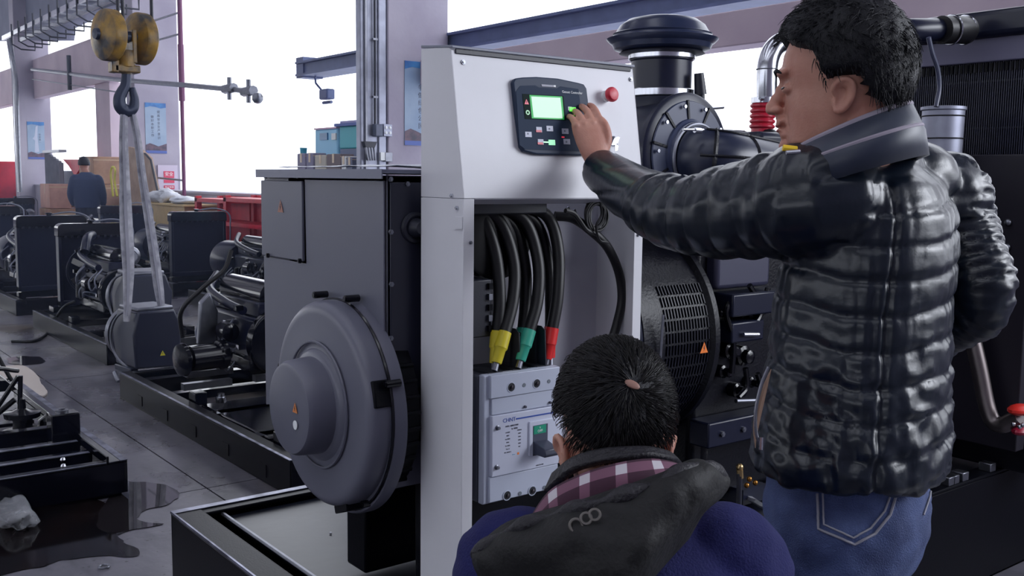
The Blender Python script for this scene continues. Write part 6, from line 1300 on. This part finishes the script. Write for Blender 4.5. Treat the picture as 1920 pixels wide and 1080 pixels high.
sheet('hood', [
    [C_(1.33, 896, 1030), C_(1.30, 955, 985), C_(1.275, 1020, 965), C_(1.25, 1090, 945), C_(1.24, 1165, 920), C_(1.245, 1245, 893), C_(1.27, 1305, 868), C_(1.33, 1352, 890)],
    [C_(1.31, 892, 1050), C_(1.26, 950, 1015), C_(1.235, 1020, 990), C_(1.215, 1092, 968), C_(1.205, 1170, 944), C_(1.21, 1250, 915), C_(1.24, 1315, 885), C_(1.31, 1362, 905)],
    [C_(1.31, 905, 1080), C_(1.25, 955, 1060), C_(1.215, 1020, 1040), C_(1.19, 1090, 1020), C_(1.18, 1165, 1000), C_(1.19, 1240, 970), C_(1.225, 1300, 930), C_(1.29, 1345, 930)],
    [C_(1.32, 935, 1130), C_(1.26, 975, 1120), C_(1.22, 1030, 1110), C_(1.19, 1090, 1095), C_(1.18, 1150, 1070), C_(1.19, 1215, 1040), C_(1.225, 1270, 990), C_(1.27, 1315, 955)],
    [C_(1.33, 985, 1190), C_(1.28, 1010, 1190), C_(1.24, 1050, 1185), C_(1.22, 1095, 1170), C_(1.21, 1140, 1150), C_(1.22, 1190, 1110), C_(1.25, 1235, 1060), C_(1.28, 1285, 1005)]], HOOD, cm, .012, .020, 7, label='black hood hanging down the back')
MB().tube(spl([C_(1.315, 892, 1042), C_(1.275, 950, 1000), C_(1.25, 1020, 975), C_(1.227, 1092, 953), C_(1.217, 1168, 930), C_(1.222, 1248, 902), C_(1.25, 1308, 874), C_(1.32, 1356, 894)], 10), [.009+.004*math.sin(i*.5) for i in range(71)], 12).build('hood_rim', LIN_, cm, smooth=180)
MB().tube(spl([C_(1.262, 1322, 878), C_(1.262, 1318, 900), C_(1.27, 1338, 918)], 8), .007, 8).build('hood_cord_loop', RUBBER, cm)
for q in ((1080, 985, .010), (1099, 972, .0085), (1115, 965, .0085)): p = C_(1.196, q[0], q[1]); MB().torus(p, Vector(CP)-p, q[2]*.75, .0018, 24, 6).build('metal_eyelet', mat('worn_eyelet', (120, 116, 112), .5, .6), cm)

# ---------------------------------------------------------------- far worker
fm = thing('person', 'far worker in a dark blue jacket seen from behind among the engines', 'person', (4.5, 16.95, 0))
F3, R3 = V(.4, .92, 0).normalized(), V(.92, -.4, 0).normalized(); c3 = lambda z: V(4.5, 16.95, z)
HM3 = Matrix(((R3.x, F3.x, 0, 4.48), (R3.y, F3.y, 0, 16.98), (0, 0, 1, 1.585), (0, 0, 0, 1)))
b3 = MB(); head_pieces(b3, HM3); limb(b3, [HM3 @ V(0, -.02, -.05), c3(1.42), c3(1.3)], [.056, .058, .09])
L3 = [(c3(.9), R3, F3, .17, .12), (c3(1.05), R3, F3, .18, .13), (c3(1.25), R3, F3, .2, .13), (c3(1.35), R3, F3, .2, .12), (c3(1.42), R3, F3, .13, .09), (c3(1.47), R3, F3, .07, .065)]
for s in (-1, 1): limb(b3, [c3(.9)+R3*s*.09, c3(.5)+R3*s*.1, c3(.08)+R3*s*.1], [.08, .055, .04]); w_ = c3(.95)+R3*s*.22+F3*.15; limb(b3, [c3(1.36)+R3*s*.18, c3(1.12)+R3*s*.25, w_], [.05, .045, .03]); hand_pieces(b3, w_, F3-V(0, 0, .3), V(0, 0, 1), s, ((.3, .4, .3),)*4)
for s in (-1, 1): limb(b3, [c3(.05)+R3*s*.1-F3*.05, c3(.04)+R3*s*.1+F3*.15], [.04, .032])
link_mesh('body', remesh(b3, .007, 3), SKIN, fm)
k3 = MB(); torso_rings(k3, smooth_levels([(c, a, b, w*1.1, d*1.15) for c, a, b, w, d in L3], 3))
for s in (-1, 1): limb(k3, [c3(1.35)+R3*s*.14, c3(1.34)+R3*s*.18, c3(1.12)+R3*s*.23, c3(.97)+R3*s*.22+F3*.12], [.08, .078, .068, .055])
link_mesh('jacket', remesh(k3, .012, 4), mat('far_blue_jacket', (38, 52, 88), .7), fm)
k3 = MB(); 
for s in (-1, 1): limb(k3, [c3(.92)+R3*s*.08, c3(.7)+R3*s*.09, c3(.5)+R3*s*.1, c3(.1)+R3*s*.1], [.1, .09, .075, .065])
link_mesh('trousers', remesh(k3, .014, 3), mat('far_trousers', (30, 34, 56), .8), fm)
hair_cap(fm, HM3, lambda az: .3 if abs(az) < 1.3 else -.35, lambda az, el: .014, 3., amp=.003)
# far teal light mark on hair left out
bpy.context.view_layer.update()
